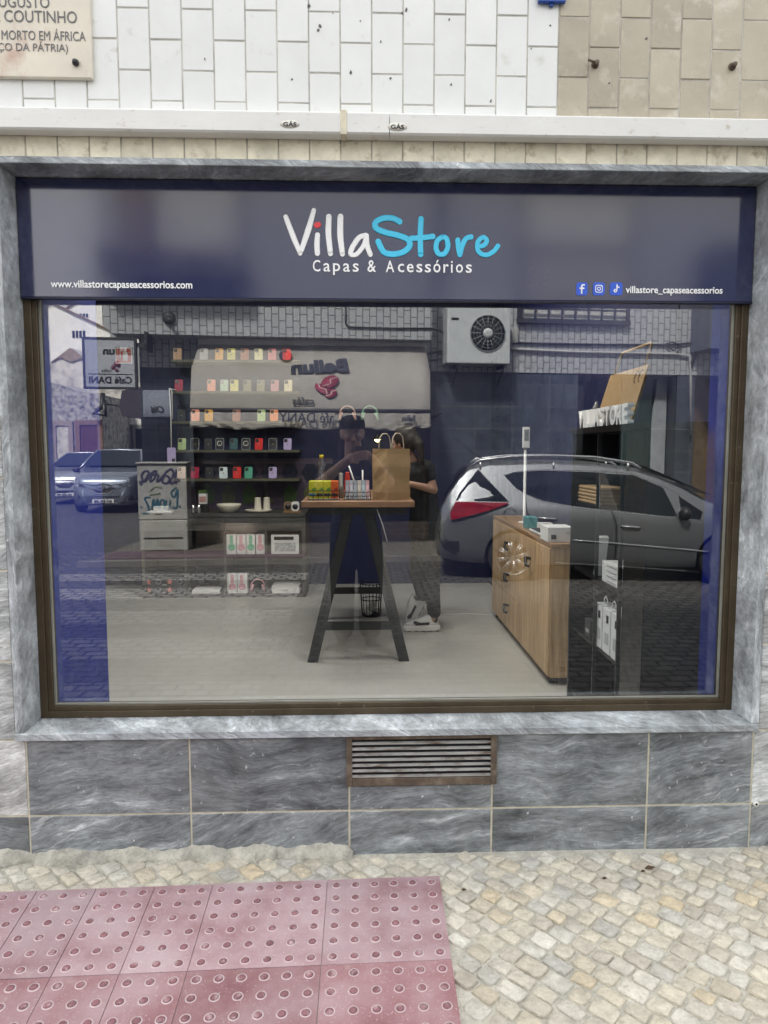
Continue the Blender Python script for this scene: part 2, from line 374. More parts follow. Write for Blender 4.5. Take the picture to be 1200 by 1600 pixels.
M['blue_paint'] = pm('ultramarine_paint', (.003, .020, .25), .6, var=.06, scale=4)
M['blue_enamel'] = pm('blue_enamel', (.01, .06, .3), .3, var=.05)
M['glass'] = glassmat('shop_window_glass', .10, (.93, .95, .96))
# ================================================================ ground
sun_mat = pm('earth', (.16, .15, .13), .95, var=.2, scale=.5)
MB().box((-400, -400, -.6), (400, 400, -.3)).build('ground', sun_mat, kind='structure')
M['setts'] = bricky('granite_setts', (.060, .058, .056), (.095, .092, .088), (.016, .016, .015), .17, .12, .014, bump=1.0, dist=.05, var=.35)
M['setts_white'] = bricky('painted_setts', (.25, .245, .235), (.175, .17, .165), (.035, .034, .033), .17, .12, .014, bump=1.0, dist=.05, var=.3)
M['calc_far'] = bricky('calcada', (.42, .39, .33), (.34, .32, .28), (.16, .15, .13), .09, .085, .01, rot=(0, 0, R_(45)), bump=.8, dist=.02)
KY0, RZ = -1.27, -.08
fx = lambda x: -9.05-.10*x                     # the opposite house front, seen from above
ky = lambda x: -7.32-.08*x                     # kerb across the street
rd = MB(); rd.add([(-5.4, KY0-.01, RZ), (60, KY0-.01, RZ), (60, ky(60)+.01, RZ), (-5.4, ky(-5.4)+.01, RZ)], [(0, 1, 2, 3)])
rd.add([(-5.4, ky(-5.4)+.01, RZ), (-3.8, ky(-3.8)+.01, RZ), (-3.8, -80, RZ), (-5.4, -80, RZ)], [(0, 1, 2, 3)]); rd.add([(-60, 60, RZ), (-5.4, 60, RZ), (-5.4, -80, RZ), (-60, -80, RZ)], [(0, 1, 2, 3)])
rd.build('road', M['setts'], kind='structure')
zb = MB()
for v0, v1 in ((1066, 1106), (996, 1029), (955, 975), (920, 937), (896, 908)):
    y0, y1 = mirz(300, v1, RZ).y, mirz(300, v0, RZ).y
    zb.add([(-5.2, y0, RZ+.004), (-.68+random.uniform(-.03, .03), y0, RZ+.004), (-.68, y1, RZ+.004), (-5.2, y1, RZ+.004)], [(0, 1, 2, 3)])
zb.build('road_marking', M['setts_white'], kind='structure')
kb = MB()
kb.box((-6.9, KY0-.0, -.3), (9, KY0+.13, -.004))
kb.build('kerb', pm('kerb_stone', (.4, .39, .36), .85, var=.2, scale=8, bump=.4), bevel=.01, kind='structure')
M['kerb'] = bpy.data.materials['kerb_stone']
# near pavement: sand bed, hand-laid limestone setts, red studded slabs
M['bed'] = pm('sand_joint', (.56, .535, .46), .98, var=.2, scale=30, bump=1, bscale=120, stain=((.25, .24, .2), 5, .5, .8))
MB().box((-6.9, KY0+.132, -.25), (9, .03, -.004)).build('pavement', M['bed'], kind='structure')
def stone_mat():
    m, nt, b = newmat('limestone_sett'); v, r = coord(nt, True)
    c0 = ramp(nt, r, [(0, (.66, .59, .46)), (.2, (.74, .69, .56)), (.4, (.60, .55, .46)), (.55, (.77, .73, .63)), (.7, (.56, .54, .49)), (.82, (.70, .59, .41)), (.92, (.80, .77, .68)), (1, (.60, .54, .44))]).outputs['Color']
    n = nd(nt, 'ShaderNodeTexNoise', {'Vector': v, 'Scale': 28, 'Detail': 9, 'Roughness': .7})
    k = nd(nt, 'ShaderNodeMapRange', {'Value': n.outputs['Fac'], 'From Min': .25, 'From Max': .75, 'To Min': .66, 'To Max': 1.22})
    c = mixc(nt, 1.0, c0, k.outputs['Result'], 'MULTIPLY')
    t2 = nd(nt, 'ShaderNodeTexCoord'); n2 = nd(nt, 'ShaderNodeTexNoise', {'Vector': t2.outputs['Object'], 'Scale': 4.5, 'Detail': 6, 'Roughness': .65})
    f = ramp(nt, n2.outputs['Fac'], [(.48, (0, 0, 0)), (.75, (.55, .55, .55))]); c = mixc(nt, f.outputs['Color'], c, (.34, .31, .26))
    nt.links.new(c, b.inputs['Base Color']); b.inputs['Roughness'].default_value = .62
    n3 = nd(nt, 'ShaderNodeTexNoise', {'Vector': v, 'Scale': 45, 'Detail': 7, 'Roughness': .6})
    bp = nd(nt, 'ShaderNodeBump', {'Height': n3.outputs['Fac'], 'Strength': 1.0, 'Distance': .016}); nt.links.new(bp.outputs['Normal'], b.inputs['Normal'])
    return m
st = MB(); ca, sa = math.cos(R_(43)), math.sin(R_(43))
def sett(cx_, cy_, wx, wy, rot):
    k = []; hx, hy = wx/2, wy/2
    base = []
    cs = [(hx, hy), (-hx, hy), (-hx, -hy), (hx, -hy)]
    cs = [(x*random.uniform(.87, 1.04), y*random.uniform(.87, 1.04)) for x, y in cs]
    for i in range(4):   # cut each corner
        p, q, n_ = cs[i-1], cs[i], cs[(i+1) % 4]; t = random.uniform(.06, .20)
        base.append((q[0]+(p[0]-q[0])*t, q[1]+(p[1]-q[1])*t)); base.append((q[0]*.97, q[1]*.97)) if random.random() < .35 else None
        base.append((q[0]+(n_[0]-q[0])*t, q[1]+(n_[1]-q[1])*t))
    z = random.uniform(-.003, .003); tx, ty = random.uniform(-.05, .05), random.uniform(-.05, .05); n = len(base)
    vs = []
    for sc_, h in ((1.0, -.02), (1.0, -.003), (.965, .0022), (.86, .0038)):
        for x, y in base:
            jx = random.uniform(.97, 1.02)
            X, Y = x*sc_*jx, y*sc_*jx; vs.append((cx_+X*math.cos(rot)-Y*math.sin(rot), cy_+X*math.sin(rot)+Y*math.cos(rot), h+z+X*tx+Y*ty))
    vs.append((cx_, cy_, .0042+z)); fs = []
    for L in range(3):
        for i in range(n): fs.append((L*n+i, L*n+(i+1) % n, (L+1)*n+(i+1) % n, (L+1)*n+i))
    for i in range(n): fs.append((3*n+i, 3*n+(i+1) % n, 4*n))
    st.add(vs, fs, 0, True)
TX1, TY0 = .285, -.168
row = -40
a_ = -3.2
while a_ < 3.4:
    wa = random.uniform(.056, .073); b_ = -3.2+random.uniform(0, .08)
    while b_ < 3.2:
        wb = random.uniform(.056, .094); x = (a_+wa/2)*ca-(b_+wb/2)*sa; y = (a_+wa/2)*sa+(b_+wb/2)*ca
        if -2.3 < x < 2.3 and KY0+.17 < y < -.035:
            if not (x < TX1+.02+(y-TY0)*.035 and y < TY0-.03):
                sett(x, y, wa-.0065, wb-.0065, R_(43)+random.uniform(-.09, .09))
        b_ += wb
    a_ += wa
st.build('cobblestones', stone_mat(), kind='structure')
def slab_mat(name, lo, mid, hi):
    m, nt, b = newmat(name); v, r = coord(nt, True); t = nd(nt, 'ShaderNodeTexCoord'); ob = t.outputs['Object']
    n = nd(nt, 'ShaderNodeTexNoise', {'Vector': ob, 'Scale': 3.2, 'Detail': 8, 'Roughness': .62})
    c = ramp(nt, n.outputs['Fac'], [(.30, lo), (.48, mid), (.70, hi)]).outputs['Color']
    n2 = nd(nt, 'ShaderNodeTexNoise', {'Vector': ob, 'Scale': 160, 'Detail': 3})
    f = ramp(nt, n2.outputs['Fac'], [(.62, (0, 0, 0)), (.70, (.5, .5, .5))]); c = mixc(nt, f.outputs['Color'], c, (.6, .5, .5))
    n3 = nd(nt, 'ShaderNodeTexNoise', {'Vector': ob, 'Scale': 11, 'Detail': 7, 'Roughness': .7})
    f = ramp(nt, n3.outputs['Fac'], [(.62, (0, 0, 0)), (.8, (.6, .6, .6))]); c = mixc(nt, f.outputs['Color'], c, (.55, .50, .46))
    k = nd(nt, 'ShaderNodeMapRange', {'Value': r, 'To Min': .9, 'To Max': 1.1}); c = mixc(nt, 1.0, c, k.outputs['Result'], 'MULTIPLY')
    nt.links.new(c, b.inputs['Base Color']); b.inputs['Roughness'].default_value = .72
    bp = nd(nt, 'ShaderNodeBump', {'Height': n2.outputs['Fac'], 'Strength': .35, 'Distance': .003}); nt.links.new(bp.outputs['Normal'], b.inputs['Normal']); return m
M['slab'] = slab_mat('dusty_red_slab', (.25, .12, .13), (.39, .265, .285), (.49, .39, .41)); M['slab_bare'] = slab_mat('worn_red_slab', (.20, .075, .085), (.30, .155, .168), (.41, .28, .30))
M['stud'] = pm('red_stud', (.23, .105, .118), .65, var=.3, scale=30, stain=((.5, .38, .39), 40, .5, .7))
M['stud_ring'] = pm('red_stud_rim', (.56, .44, .455), .75, var=.15, scale=30)
TW = Matrix(((1, .0, 0, TX1), (.028, 1, 0, TY0), (0, 0, 1, 0), (0, 0, 0, 1)))
tp = MB(TW); sw, sd_ = .405, .425
for j in range(2):
    y1 = -j*sd_-.0015; y0 = -(j+1)*sd_+.0015
    x = 0
    for wd in (1, 1, .5, .5, .5, .5, 1, 1, 1):
        x0 = x-wd*sw; tp.box((x0+.0015, y0, -.03), (x-.0015, y1, .010+random.uniform(-.001, .001)), 4 if j else 0); x = x0
        for p in range(round(6*wd)):
            for q in range(6):
                cx_, cy_ = x0+(p+.5)*sw/6, y1-(q+.5)*sd_/6
                tp.lathe([(.0175, .0095), (.0160, .0118), (.0130, .0112)], (cx_, cy_, 0), 14, 2, cap=False)
                tp.lathe([(.0125, .0100), (.0112, .0132), (.008, .0156), (.003, .0162)], (cx_, cy_, 0), 14, 1)
for q in tp.v: q.x = -.41+(q.x+.41)*(1+.06*q.y)
tp.box((-6.8*sw, -2*sd_+.004, -.03), (-.03, -.004, .0055), 3)
tp.build('tactile_paving', [M['slab'], M['stud'], M['stud_ring'], pm('slab_joint', (.50, .40, .385), .95, var=.2, scale=20), M['slab_bare']], kind='structure')
# ================================================================ the shop building
X0, X1, Z0, Z1 = -1.25, 1.50, .50, 2.537          # opening in the wall
shop = thing('shop_building', 'white tiled building with grey marble base and a wide shop window framed in marble', 'building', (0, 0, 0))
def part(mb, name, mat, parent=shop, **k): return mb.build(name, mat, parent, **k)
wl = MB()
wl.box((-7, .02, -.3), (7, .19, Z0-.03)); wl.box((-7, .1901, -.3), (X0-.03, .75, Z0-.03)); wl.box((X1+.03, .1901, -.3), (7, .75, Z0-.03)); wl.box((-7, .02, Z1+.03), (7, .75, 5.6))
wl.box((-7, .02, Z0-.03), (X0-.03, .75, Z1+.03)); wl.box((X1+.03, .02, Z0-.03), (7, .75, Z1+.03))
part(wl, 'wall', M['tile_grout'])
# glazed tiles: upright running bond above the duct, a worn row below it
tl = MB(); tw, th = .1095, .2025
i = 0; x = -3.02
while x < 3.0:
    off = .5*(i % 2)
    for j in range(-1, 9):
        z0 = 2.655+(j+off)*th; z1 = z0+th
        z0 = max(z0, 2.665)
        if z1-z0 < .02 or z1 > 4.3: continue
        mi = 1 if x > .655 else 0
        tl.box((x+.0021, -.0, z0+.0021), (x+tw-.0021, .02+random.uniform(0, .001), z1-.0021), mi)
        k = len(tl.v)-8
        dy = random.uniform(-.0012, .0012)
        for q in range(k, len(tl.v)): tl.v[q].y += dy
    tl.box((x+.0022, .003, 2.563), (x+tw-.0022, .02, 2.661), 2)
    x += tw; i += 1
tg = MB(); tg.box((-7, .0028, 2.664), (7, .0199, 5.6)); tg.box((-7, .007, 2.5608), (7, .0199, 2.6638)); part(tg, 'tile_joints', M['tile_grout'])
part(tl, 'wall_tiles', [M['tile_white'], M['tile_beige'], M['tile_rough']], bevel=.0022)
chm = pm('chip_grime', (.13, .12, .11), .9, var=.4, scale=60)
for u, v, r_ in ((500, 41, .006), (497, 47, .005), (483, 9, .005), (563, 33, .003), (635, 15, .005), (628, 20, .003), (548, 113, .005), (705, 132, .004), (767, 158, .004), (830, 76, .003), (405, 182, .004), (595, 65, .003), (610, 122, .004), (952, 130, .004), (456, 124, .004), (520, 20, .003), (702, 30, .003), (320, 92, .003), (860, 40, .003), (1010, 60, .004)):
    p = at(u, v, -.001); ch = MB(); ch.prism([(p.x+r_*random.uniform(.5, 1.2)*math.cos(k*.9), p.z+r_*random.uniform(.5, 1.6)*math.sin(k*.9)) for k in range(7)], -.0022, .004); part(ch, 'tile_chip', chm)
far = MB(); far.box((-7, .0005, 2.66), (-3.03, .018, 5.6)); far.box((3.1, .0005, 2.66), (7, .018, 5.6)); far.box((-3.03, .0005, 4.31), (3.1, .018, 5.6))
part(far, 'upper_cladding', bricky('far_white_tile', (.7, .71, .72), (.66, .67, .68), (.3, .28, .24), .2, .11, .004, rot=(R_(90), R_(90), 0), bump=.2, rough=.3, dist=0, var=.05))
# marble slabs of the base and the piers
G = .0038
db = MB()
def slab(x0, z0, x1, z1, mi=0): db.box((x0+G, random.uniform(-.0015, .0015), z0+G), (x1-G, .02, z1-G), mi)
xs = [-3.2, -2.55, -1.9, -1.25, -.645, -.044, .504, 1.11, 1.52, 2.1, 2.8, 3.4]
for a, b in zip(xs, xs[1:]):
    slab(a, -.03, b, .172)
    if not (-.1 < a < .5): slab(a, .172, b, .468, 1 if (a < -1.3 or a > 1.5) else 0)
slab(-.044, .172, .504, .272)
for side, xa, xb in ((-1, -3.2, -1.283), (1, 1.533, 3.4)):
    z = .468
    while z < 2.5:
        h = random.choice((.3, .34, .27)); z2 = min(z+h, 2.56); slab(xa if side < 0 else xa, z, xb, z2, 1); z = z2
part(db, 'marble_cladding', [M['marble'], M['marble_pale']], bevel=.0015)
gb = MB(); gb.box((-7, .0032, -.03), (7, .0199, .47)); gb.box((-7, .0032, .47), (X0-.034, .0199, 2.56)); gb.box((X1+.034, .0032, .47), (7, .0199, 2.56))
part(gb, 'grout', M['grout'])
sr = MB()
sr.box((X0-.03, -.022, .472), (X1+.026, .142, Z0)); part(sr, 'sill', M['marble_sill'], bevel=.002)
lt = MB(); lt.box((-1.45, -.014, Z1), (1.72, .15, 2.5605)); part(lt, 'lintel', M['marble_sill'], bevel=.002)
for a, b in ((X0-.03, X0), (X1, X1+.03)):
    j = MB(); j.box((a, -.013, Z0+.0005), (b, .15, Z1-.0005)); part(j, 'jamb', M['marble_v'], bevel=.0015)
# window: bronze frame, grey gasket, one big pane
win = MB(); FY0, FY1 = .14, .192
gx0, gx1, gz0, gz1 = -1.204, 1.455, .545, 2.12
win.box((X0, FY0, Z0), (gx0, FY1, Z1)); win.box((gx1, FY0, Z0), (X1, FY1, Z1)); win.box((gx0, FY0+.001, Z0), (gx1, FY1, gz0)); win.box((gx0, FY0+.001, gz1), (gx1, FY1, Z1))
for a, b, c, d in ((X0, gx0-.018, Z0, Z1), (gx1+.018, X1, Z0, Z1)): win.box((a, FY0-.008, c), (b, FY0, d))
win.box((gx0-.018, FY0-.008, Z0), (gx1+.018, FY0+.001, gz0-.018))
wf = part(win, 'window_frame', M['bronze'], bevel=.0015)
gk = MB(); t = .006
for a, b, c, d in ((gx0, gz0, gx0+t, gz1), (gx1-t, gz0, gx1, gz1), (gx0+t, gz0, gx1-t, gz0+t)): gk.box((a, .155, b), (c, .1665, d))
gk.build('gasket', M['seal'], wf)
pn = MB(); pn.box((gx0+.001, .167, gz0+.001), (gx1-.001, .173, gz1-.001)); pn.build('pane', M['glass'], wf)
# mortar skirt along the foot of the wall
mo = MB(); n = 150; xa, xb = -2.6, -.03; pv = []
for i in range(n+1):
    x = xa+(xb-xa)*i/n; d = .038+.012*math.sin(i*.7)+random.uniform(-.010, .010); h = .043+.008*math.sin(i*.45)+random.uniform(-.006, .006)
    if i == n: d, h = .01, .012
    mo_ = [(x, .012, -.02), (x, -d, -.02), (x, -d*.9, .004), (x, -d*.3, h*.7), (x, .012, h)]; pv.append(mo_)
mo.add([p for r in pv for p in r], [(i*5+k, i*5+k+1, (i+1)*5+k+1, (i+1)*5+k) for i in range(n) for k in range(4)], 0, True)
part(mo, 'mortar_skirt', M['render'])
# ---------------------------------------------------------------- sign board
SY = .112
sg = thing('shop_sign', 'dark navy glossy sign board with white and cyan handwritten shop name', 'sign', ((X0+X1)/2, SY, 2.107))
b = MB(); b.box((-1.247, SY, 2.109), (1.497, .139, 2.534)); b.build('board', M['navy_sign'], sg, bevel=.003, seg=2)
b = MB(); b.box((-1.247, SY-.003, 2.1035), (1.497, .1385, 2.109)); b.build('bottom_edge', M['navy_matt'], sg)
def sp_(zx, zy, k=3.243, ox=430, oz=310):  # a point of the lettering on the sign face
    p = at(ox+zx/k, oz+zy/k, SY); return p.x, p.z
SF = Matrix.Translation((0, SY-.002, 0))
def wr(name, lines, width, mat):
    pxw = at(431, 400, SY).x-at(430, 400, SY).x; mb = MB(SF)
    strokes(mb, [[(sp_(q[0], q[1])+((q[2]*pxw/3.243/2,) if len(q) > 2 else (width*pxw/3.243/2,))) for q in ln] for ln in lines], width, .018)
    return mb.build(name, mat, sg)
wr('letter', [[(54, 95, 25), (90, 190, 29), (127, 279, 24)], [(128, 277, 24), (165, 170, 32), (196, 62, 24)]], 26, M['white'])
wr('letter', [[(215, 186, 26), (212, 235, 29), (214, 279, 27)]], 26, M['white'])
wr('letter_dot', [[(210, 136), (219, 134)]], 28, M['coral'])
wr('letter', [[(272, 94, 29), (270, 180, 31), (280, 280, 27)]], 28, M['white'])
wr('letter', [[(331, 94, 31), (330, 190, 32), (341, 282, 27)]], 28, M['white'])
wr('letter', [[(458, 188, 26), (425, 200, 27), (392, 248, 28), (383, 282, 26), (412, 284, 24), (448, 240, 24), (463, 190, 26)], [(463, 195, 26), (466, 240, 28), (482, 284, 26)]], 26, M['white'])
wr('letter', [[(630, 118), (595, 102), (548, 102), (510, 122), (512, 152), (560, 174), (620, 188), (670, 208), (682, 238), (655, 270), (600, 284), (550, 272), (522, 220)]], 31, M['cyan'])
wr('letter', [[(739, 105), (735, 195), (737, 284)], [(688, 204), (740, 201), (798, 194)]], 29, M['cyan'])
wr('letter', [[(849, 196), (822, 215), (815, 255), (830, 283), (858, 280), (875, 245), (868, 205), (849, 196)]], 27, M['cyan'])
wr('letter', [[(925, 212), (928, 250), (935, 285)], [(936, 283), (948, 240), (966, 206), (992, 196)]], 27, M['cyan'])
wr('letter', [[(1024, 247), (1058, 238), (1072, 214), (1052, 198), (1026, 225), (1030, 270), (1068, 288), (1106, 270), (1128, 242)]], 25, M['cyan'])
def sgt(name, s, u0, v0, u1, v1, hpx, bold=0):
    p = at(u0, v0, SY); q = at(u1, v1, SY); hh = p.z-at(u0, v0+hpx, SY).z
    return text(name, s, M['white'], sg, Matrix.Translation((p.x, SY-.002, (p.z+q.z)/2)), q.x-p.x, hh, .0015, bold=bold)
# letters of the second line are spaced out one by one
x0, x1, zb_ = at(489, 428, SY).x, at(737, 428, SY).x, 2.2085
adv = dict(zip('Cap s&Aesório', (1.0,)*13)); ln = 'Capas & Acessórios'
wid = {'C': 1.05, 'a': .95, 'p': 1.0, 's': .85, ' ': .62, '&': 1.2, 'A': 1.2, 'c': .9, 'e': .95, 'ó': 1.0, 'r': .75, 'i': .5, 'o': 1.0}
tot = sum(wid[c] for c in ln)-.25; x = x0
for c in ln:
    a = wid[c]/tot*(x1-x0)
    if c != ' ':
        h = {'C': .042, '&': .043, 'A': .042, 'ó': .046, 'i': .043, 'p': .042}.get(c, .031)
        text('letter', c, M['white'], sg, Matrix.Translation((x, SY-.002, zb_-(.0115 if c == 'p' else 0))), a*(.36 if c == 'i' else .70), h, .0015, bold=.008)
    x += a
sgt('web_address', 'www.villastorecapaseacessorios.com', 80, 452, 301, 456, 15.5, .018)
sgt('account_name', 'villastore_capaseacessorios', 977, 460.5, 1128, 464, 14.5, .016)
for k, (u0, u1) in enumerate(((900, 918), (926, 945), (952.5, 972.5))):
    p = at(u0, 461.5, SY); q = at(u1, 441.5, SY); i = MB(Matrix.Translation((0, SY-.0022, 0))); i.prism(rrect(p.x, p.z, q.x, q.z, .009), 0, .0015)
    ic = i.build('icon', M['icon_blue'], sg); cx_, cz_ = (p.x+q.x)/2, (p.z+q.z)/2; g = MB(Matrix.Translation((0, SY-.003, 0)))
    if k == 0: strokes(g, [[(cx_-.001, cz_-.017), (cx_-.001, cz_+.008), (cx_+.003, cz_+.014), (cx_+.008, cz_+.014)], [(cx_-.007, cz_+.002), (cx_+.007, cz_+.002)]], .006)
    elif k == 1:
        s_ = .0125; strokes(g, [[(cx_-s_, cz_-s_+.004), (cx_-s_, cz_+s_-.004), (cx_-s_+.004, cz_+s_), (cx_+s_-.004, cz_+s_), (cx_+s_, cz_+s_-.004), (cx_+s_, cz_-s_+.004), (cx_+s_-.004, cz_-s_), (cx_-s_+.004, cz_-s_), (cx_-s_, cz_-s_+.004)]], .003)
        strokes(g, [[(cx_+.006*math.cos(a*.785), cz_+.006*math.sin(a*.785)) for a in range(9)]], .003); g.ball((cx_+.008, 0, cz_+.008), (.0016, .001, .0016), 8)
    else: strokes(g, [[(cx_+.002, cz_+.015), (cx_+.002, cz_-.006), (cx_-.003, cz_-.012), (cx_-.008, cz_-.008), (cx_-.004, cz_-.002)], [(cx_+.002, cz_+.013), (cx_+.006, cz_+.007), (cx_+.011, cz_+.005)]], .0045)
    g.build('symbol', M['white'], ic)
for u, v, l in ((1016, 1356, 'curled dry brown leaf lying on the cobbles below the right marble slabs'), (1005, 1361, 'small dry leaf scrap beside the curled brown leaf on the cobbles'), (725, 1390, 'dark leaf scrap on the cobbles just right of the red slabs'), (945, 1372, 'tiny dark leaf scrap on the cobbles left of the curled leaf')):
    p = atz(u, v, .012); b = MB(); s_ = .022 if 'curled' in l and 'left' not in l and 'beside' not in l else .010
    b.add([(p.x-s_, p.y, .010), (p.x-s_*.2, p.y+s_*.5, .016), (p.x+s_, p.y+s_*.2, .011), (p.x+s_*.1, p.y-s_*.5, .014), (p.x, p.y, .007)], [(0, 4, 1), (1, 4, 2), (2, 4, 3), (3, 4, 0)]); o = b.build('dry_leaf', pm('dry_leaf', (.10, .06, .035), .9, var=.4, scale=60), **lab(l, 'leaf')); o.modifiers.new('t', 'SOLIDIFY').thickness = .0012
# ---------------------------------------------------------------- things on our wall
gp = thing('gas_duct', 'white painted metal duct running along the tiled wall above the shop window', 'gas duct', (0, 0, 2.63))
b = MB(); b.prism([(-.052, 2.640), (-.052, 2.702), (-.046, 2.708), (.0, 2.708), (.0, 2.634), (-.046, 2.634)], -4, .105, ax='x'); b.prism([(-.051, 2.6405), (-.051, 2.7015), (-.045, 2.7075), (.0, 2.7075), (.0, 2.6345), (-.045, 2.6345)], .107, 4, ax='x')
b.build('duct', M['white_metal'], gp)
b = MB(); x = at(537, 205, -.05).x; b.box((x-.011, -.056, 2.630), (x+.011, 0, 2.712)); b.build('joint_strap', pm('yellowed_strap', (.62, .57, .44), .6, var=.15, scale=30), gp, bevel=.002)
for u, v in ((453, 194), (621, 198)):
    p = at(u, v, -.052); b = MB(); b.lathe([(.034, 0), (.034, .0008)], (0, 0, 0), 20, ax='y'); 
    b.xf(Matrix.Translation((p.x, -.0522, p.z)) @ Matrix.Diagonal((1, 1, .4, 1))); l = b.build('gas_label', pm('label_paper', (.66, .64, .58), .6, var=.05), gp)
    text('lettering', 'GÁS', M['black'], l, Matrix.Translation((p.x-.023, -.0535, p.z-.0085)), .046, .0185, .0006, bold=.02)
pq = thing('memorial_plaque', 'aged cream marble plaque with engraved grey capitals on the white tiles', 'plaque', (-1.5, -.02, 2.83))
px1 = at(142, 60, -.02).x; pz0 = at(130, 122, -.02).z
b = MB(); b.box((-2.1, -.02, pz0), (px1, -.001, pz0+.62)); b.build('slab', M['plaque'], pq, bevel=.003)
for s, u0, u1, v0, v1 in (('AUGUSTO', -16, 77, 11, -5), ('A COUTINHO', -14, 120, 34, 18), ('MORTO EM ÁFRICA', 3, 133.5, 62, 46), ('ÇO DA PÁTRIA)', -3, 106, 83, 66)):
    p = at(u0, v0, -.02); q = at(u1, v1, -.02)
    text('inscription', s, M['stone_letter'], pq, Matrix.Translation((p.x, -.0212, p.z)), q.x-p.x, q.z-p.z, .0006)
p = at(119, 99, -.02); b = MB(); b.lathe([(.010, 0), (.012, .006), (.008, .016), (.003, .018)], (p.x, -.02, p.z), 14, ax='y'); b.build('bolt', M['black'], pq)
vg = thing('vent_grille', 'rusty ventilation grille with horizontal louvres under the window sill', 'vent grille', (.23, 0, .274))
b = MB(); a0, a1, c0, c1 = -.054, .519, .273, .4715; t = .022
b.box((a0, -.012, c0), (a0+t, .02, c1)); b.box((a1-t, -.012, c0), (a1, .02, c1)); b.box((a0+t, -.011, c0), (a1-t, .02, c0+.03)); b.box((a0+t, -.011, c1-.016), (a1-t, .02, c1)); b.build('frame', M['rust'], vg, bevel=.002)
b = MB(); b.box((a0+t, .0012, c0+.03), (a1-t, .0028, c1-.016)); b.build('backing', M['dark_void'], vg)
for i in range(7):
    z = c0+.033+i*.0215; b = MB(); b.add([(a0+t, -.008, z), (a1-t, -.008, z), (a1-t, -.007, z+.006), (a0+t, -.007, z+.006), (a0+t, -.001, z+.0075), (a1-t, -.001, z+.0075), (a1-t, -.001, z+.009), (a0+t, -.001, z+.009)],
        [(0, 1, 2, 3), (3, 2, 6, 7), (4, 5, 1, 0), (7, 6, 5, 4), (0, 3, 7, 4), (1, 5, 6, 2)]); b.build('louvre', M['louver'], vg)
for u, v, l in ((931, 99, 'rusty broken wall hook on the beige tiles right of the white tiles'), (1146, 102, 'small rusty bolt stub on the beige tiles near the top right corner')):
    p = at(u, v, -.01); b = MB(); b.tube([(p.x, .002, p.z), (p.x+.002, -.02, p.z), (p.x-.002, -.028, p.z-.008)], [.009, .008, .005], 8)
    b.lathe([(.014, 0), (.013, .004)], (p.x, -.001, p.z), 10, ax='y')
    if u < 1000: b.tube([(p.x, -.015, p.z), (p.x-.03, -.02, p.z+.006)], .004, 6)
    b.build('wall_hook', M['rust'], **lab(l, 'wall hook'))
p = at(862, 2, -.012); b = MB(); b.box((p.x-.048, -.02, p.z-.006), (p.x+.048, -.004, p.z+.2)); b.box((p.x-.008, -.012, p.z-.016), (p.x+.008, -.004, p.z-.006)); b.build('street_plate', M['blue_enamel'], bevel=.002, **lab('blue enamel plate on the wall where white tiles meet beige tiles', 'plate'))
p = at(1181, 1256, -.004); b = MB(); b.lathe([(.011, 0), (.011, .006), (.006, .008)], (p.x, -.001, p.z), 12, ax='y'); b.lathe([(.005, .0082), (.004, .0085)], (p.x, -.001, p.z), 10, 1, ax='y'); b.build('drain_spout', [M['white_metal'], M['dark_void']], **lab('tiny round pipe end in the marble base at the right edge', 'pipe end'))
# ================================================================ inside the shop
M['floor'] = bricky('pale_plank_tile', (.50, .49, .45), (.48, .47, .433), (.43, .42, .385), 1.2, .2, .003, rough=.35, bump=.03, var=.06, nscale=5, dist=0)
M['wall_blue'] = pm('dark_blue_wall', (.003, .006, .048), .6, var=.06, scale=2)
M['ceiling'] = pm('ceiling_white', (.7, .7, .68), .9, var=.03)
M['shelf_dark'] = wood('dark_oak_board', (.030, .030, .028), (.105, .10, .092), 'x', .5)
M['shelf_dark_z'] = wood('dark_oak_upright', (.030, .030, .028), (.10, .095, .088), 'z', .5)
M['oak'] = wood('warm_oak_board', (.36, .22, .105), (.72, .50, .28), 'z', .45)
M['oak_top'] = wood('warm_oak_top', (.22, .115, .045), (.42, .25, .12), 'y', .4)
M['walnut'] = wood('brown_table_board', (.17, .085, .045), (.40, .225, .125), 'x', .45)
M['steel_black'] = pm('black_steel', (.018, .019, .018), .45, var=.15)
M['black_panel'] = pm('black_panel', (.005, .005, .0055), .35, var=.1)
M['paper_white'] = pm('white_carton', (.74, .74, .73), .5, var=.03)
M['kraft'] = pm('kraft_paper', (.40, .265, .135), .75, var=.08, scale=12, bump=.08, bscale=30)
M['kraft_dk'] = pm('kraft_paper_sign', (.32, .20, .085), .7, var=.05)
M['cream'] = pm('cream_ceramic', (.72, .68, .56), .35, var=.03)
FB = 5.50                                           # back wall
rm = MB(); rm.box((-5.2, .1905, -.2), (1.75, FB+.2, 0)); part(rm, 'shop_floor', M['floor'])
rm = MB(); rm.box((-5.2, FB, 0), (1.75, FB+.15, 3.5)); rm.box((-5.2, .751, 0), (-5.05, FB, 3.5)); rm.box((1.5, .751, 0), (1.7, FB, 3.5)); part(rm, 'room_wall', M['wall_blue'])
rm = MB(); rm.box((-5.05, .752, 3.44), (1.5, FB, 3.49)); part(rm, 'shop_ceiling', M['ceiling'])
part(MB().box((-1.279, .1925, .001), (-1.2035, .748, 2.5)), 'window_lining', M['blue_paint']); part(MB().box((1.503, .3455, .001), (1.5289, .7485, 2.5)), 'wall_lining', M['wall_blue']); part(MB().box((1.462, .1925, .001), (1.529, .345, 2.5)), 'window_lining', M['blue_paint'])
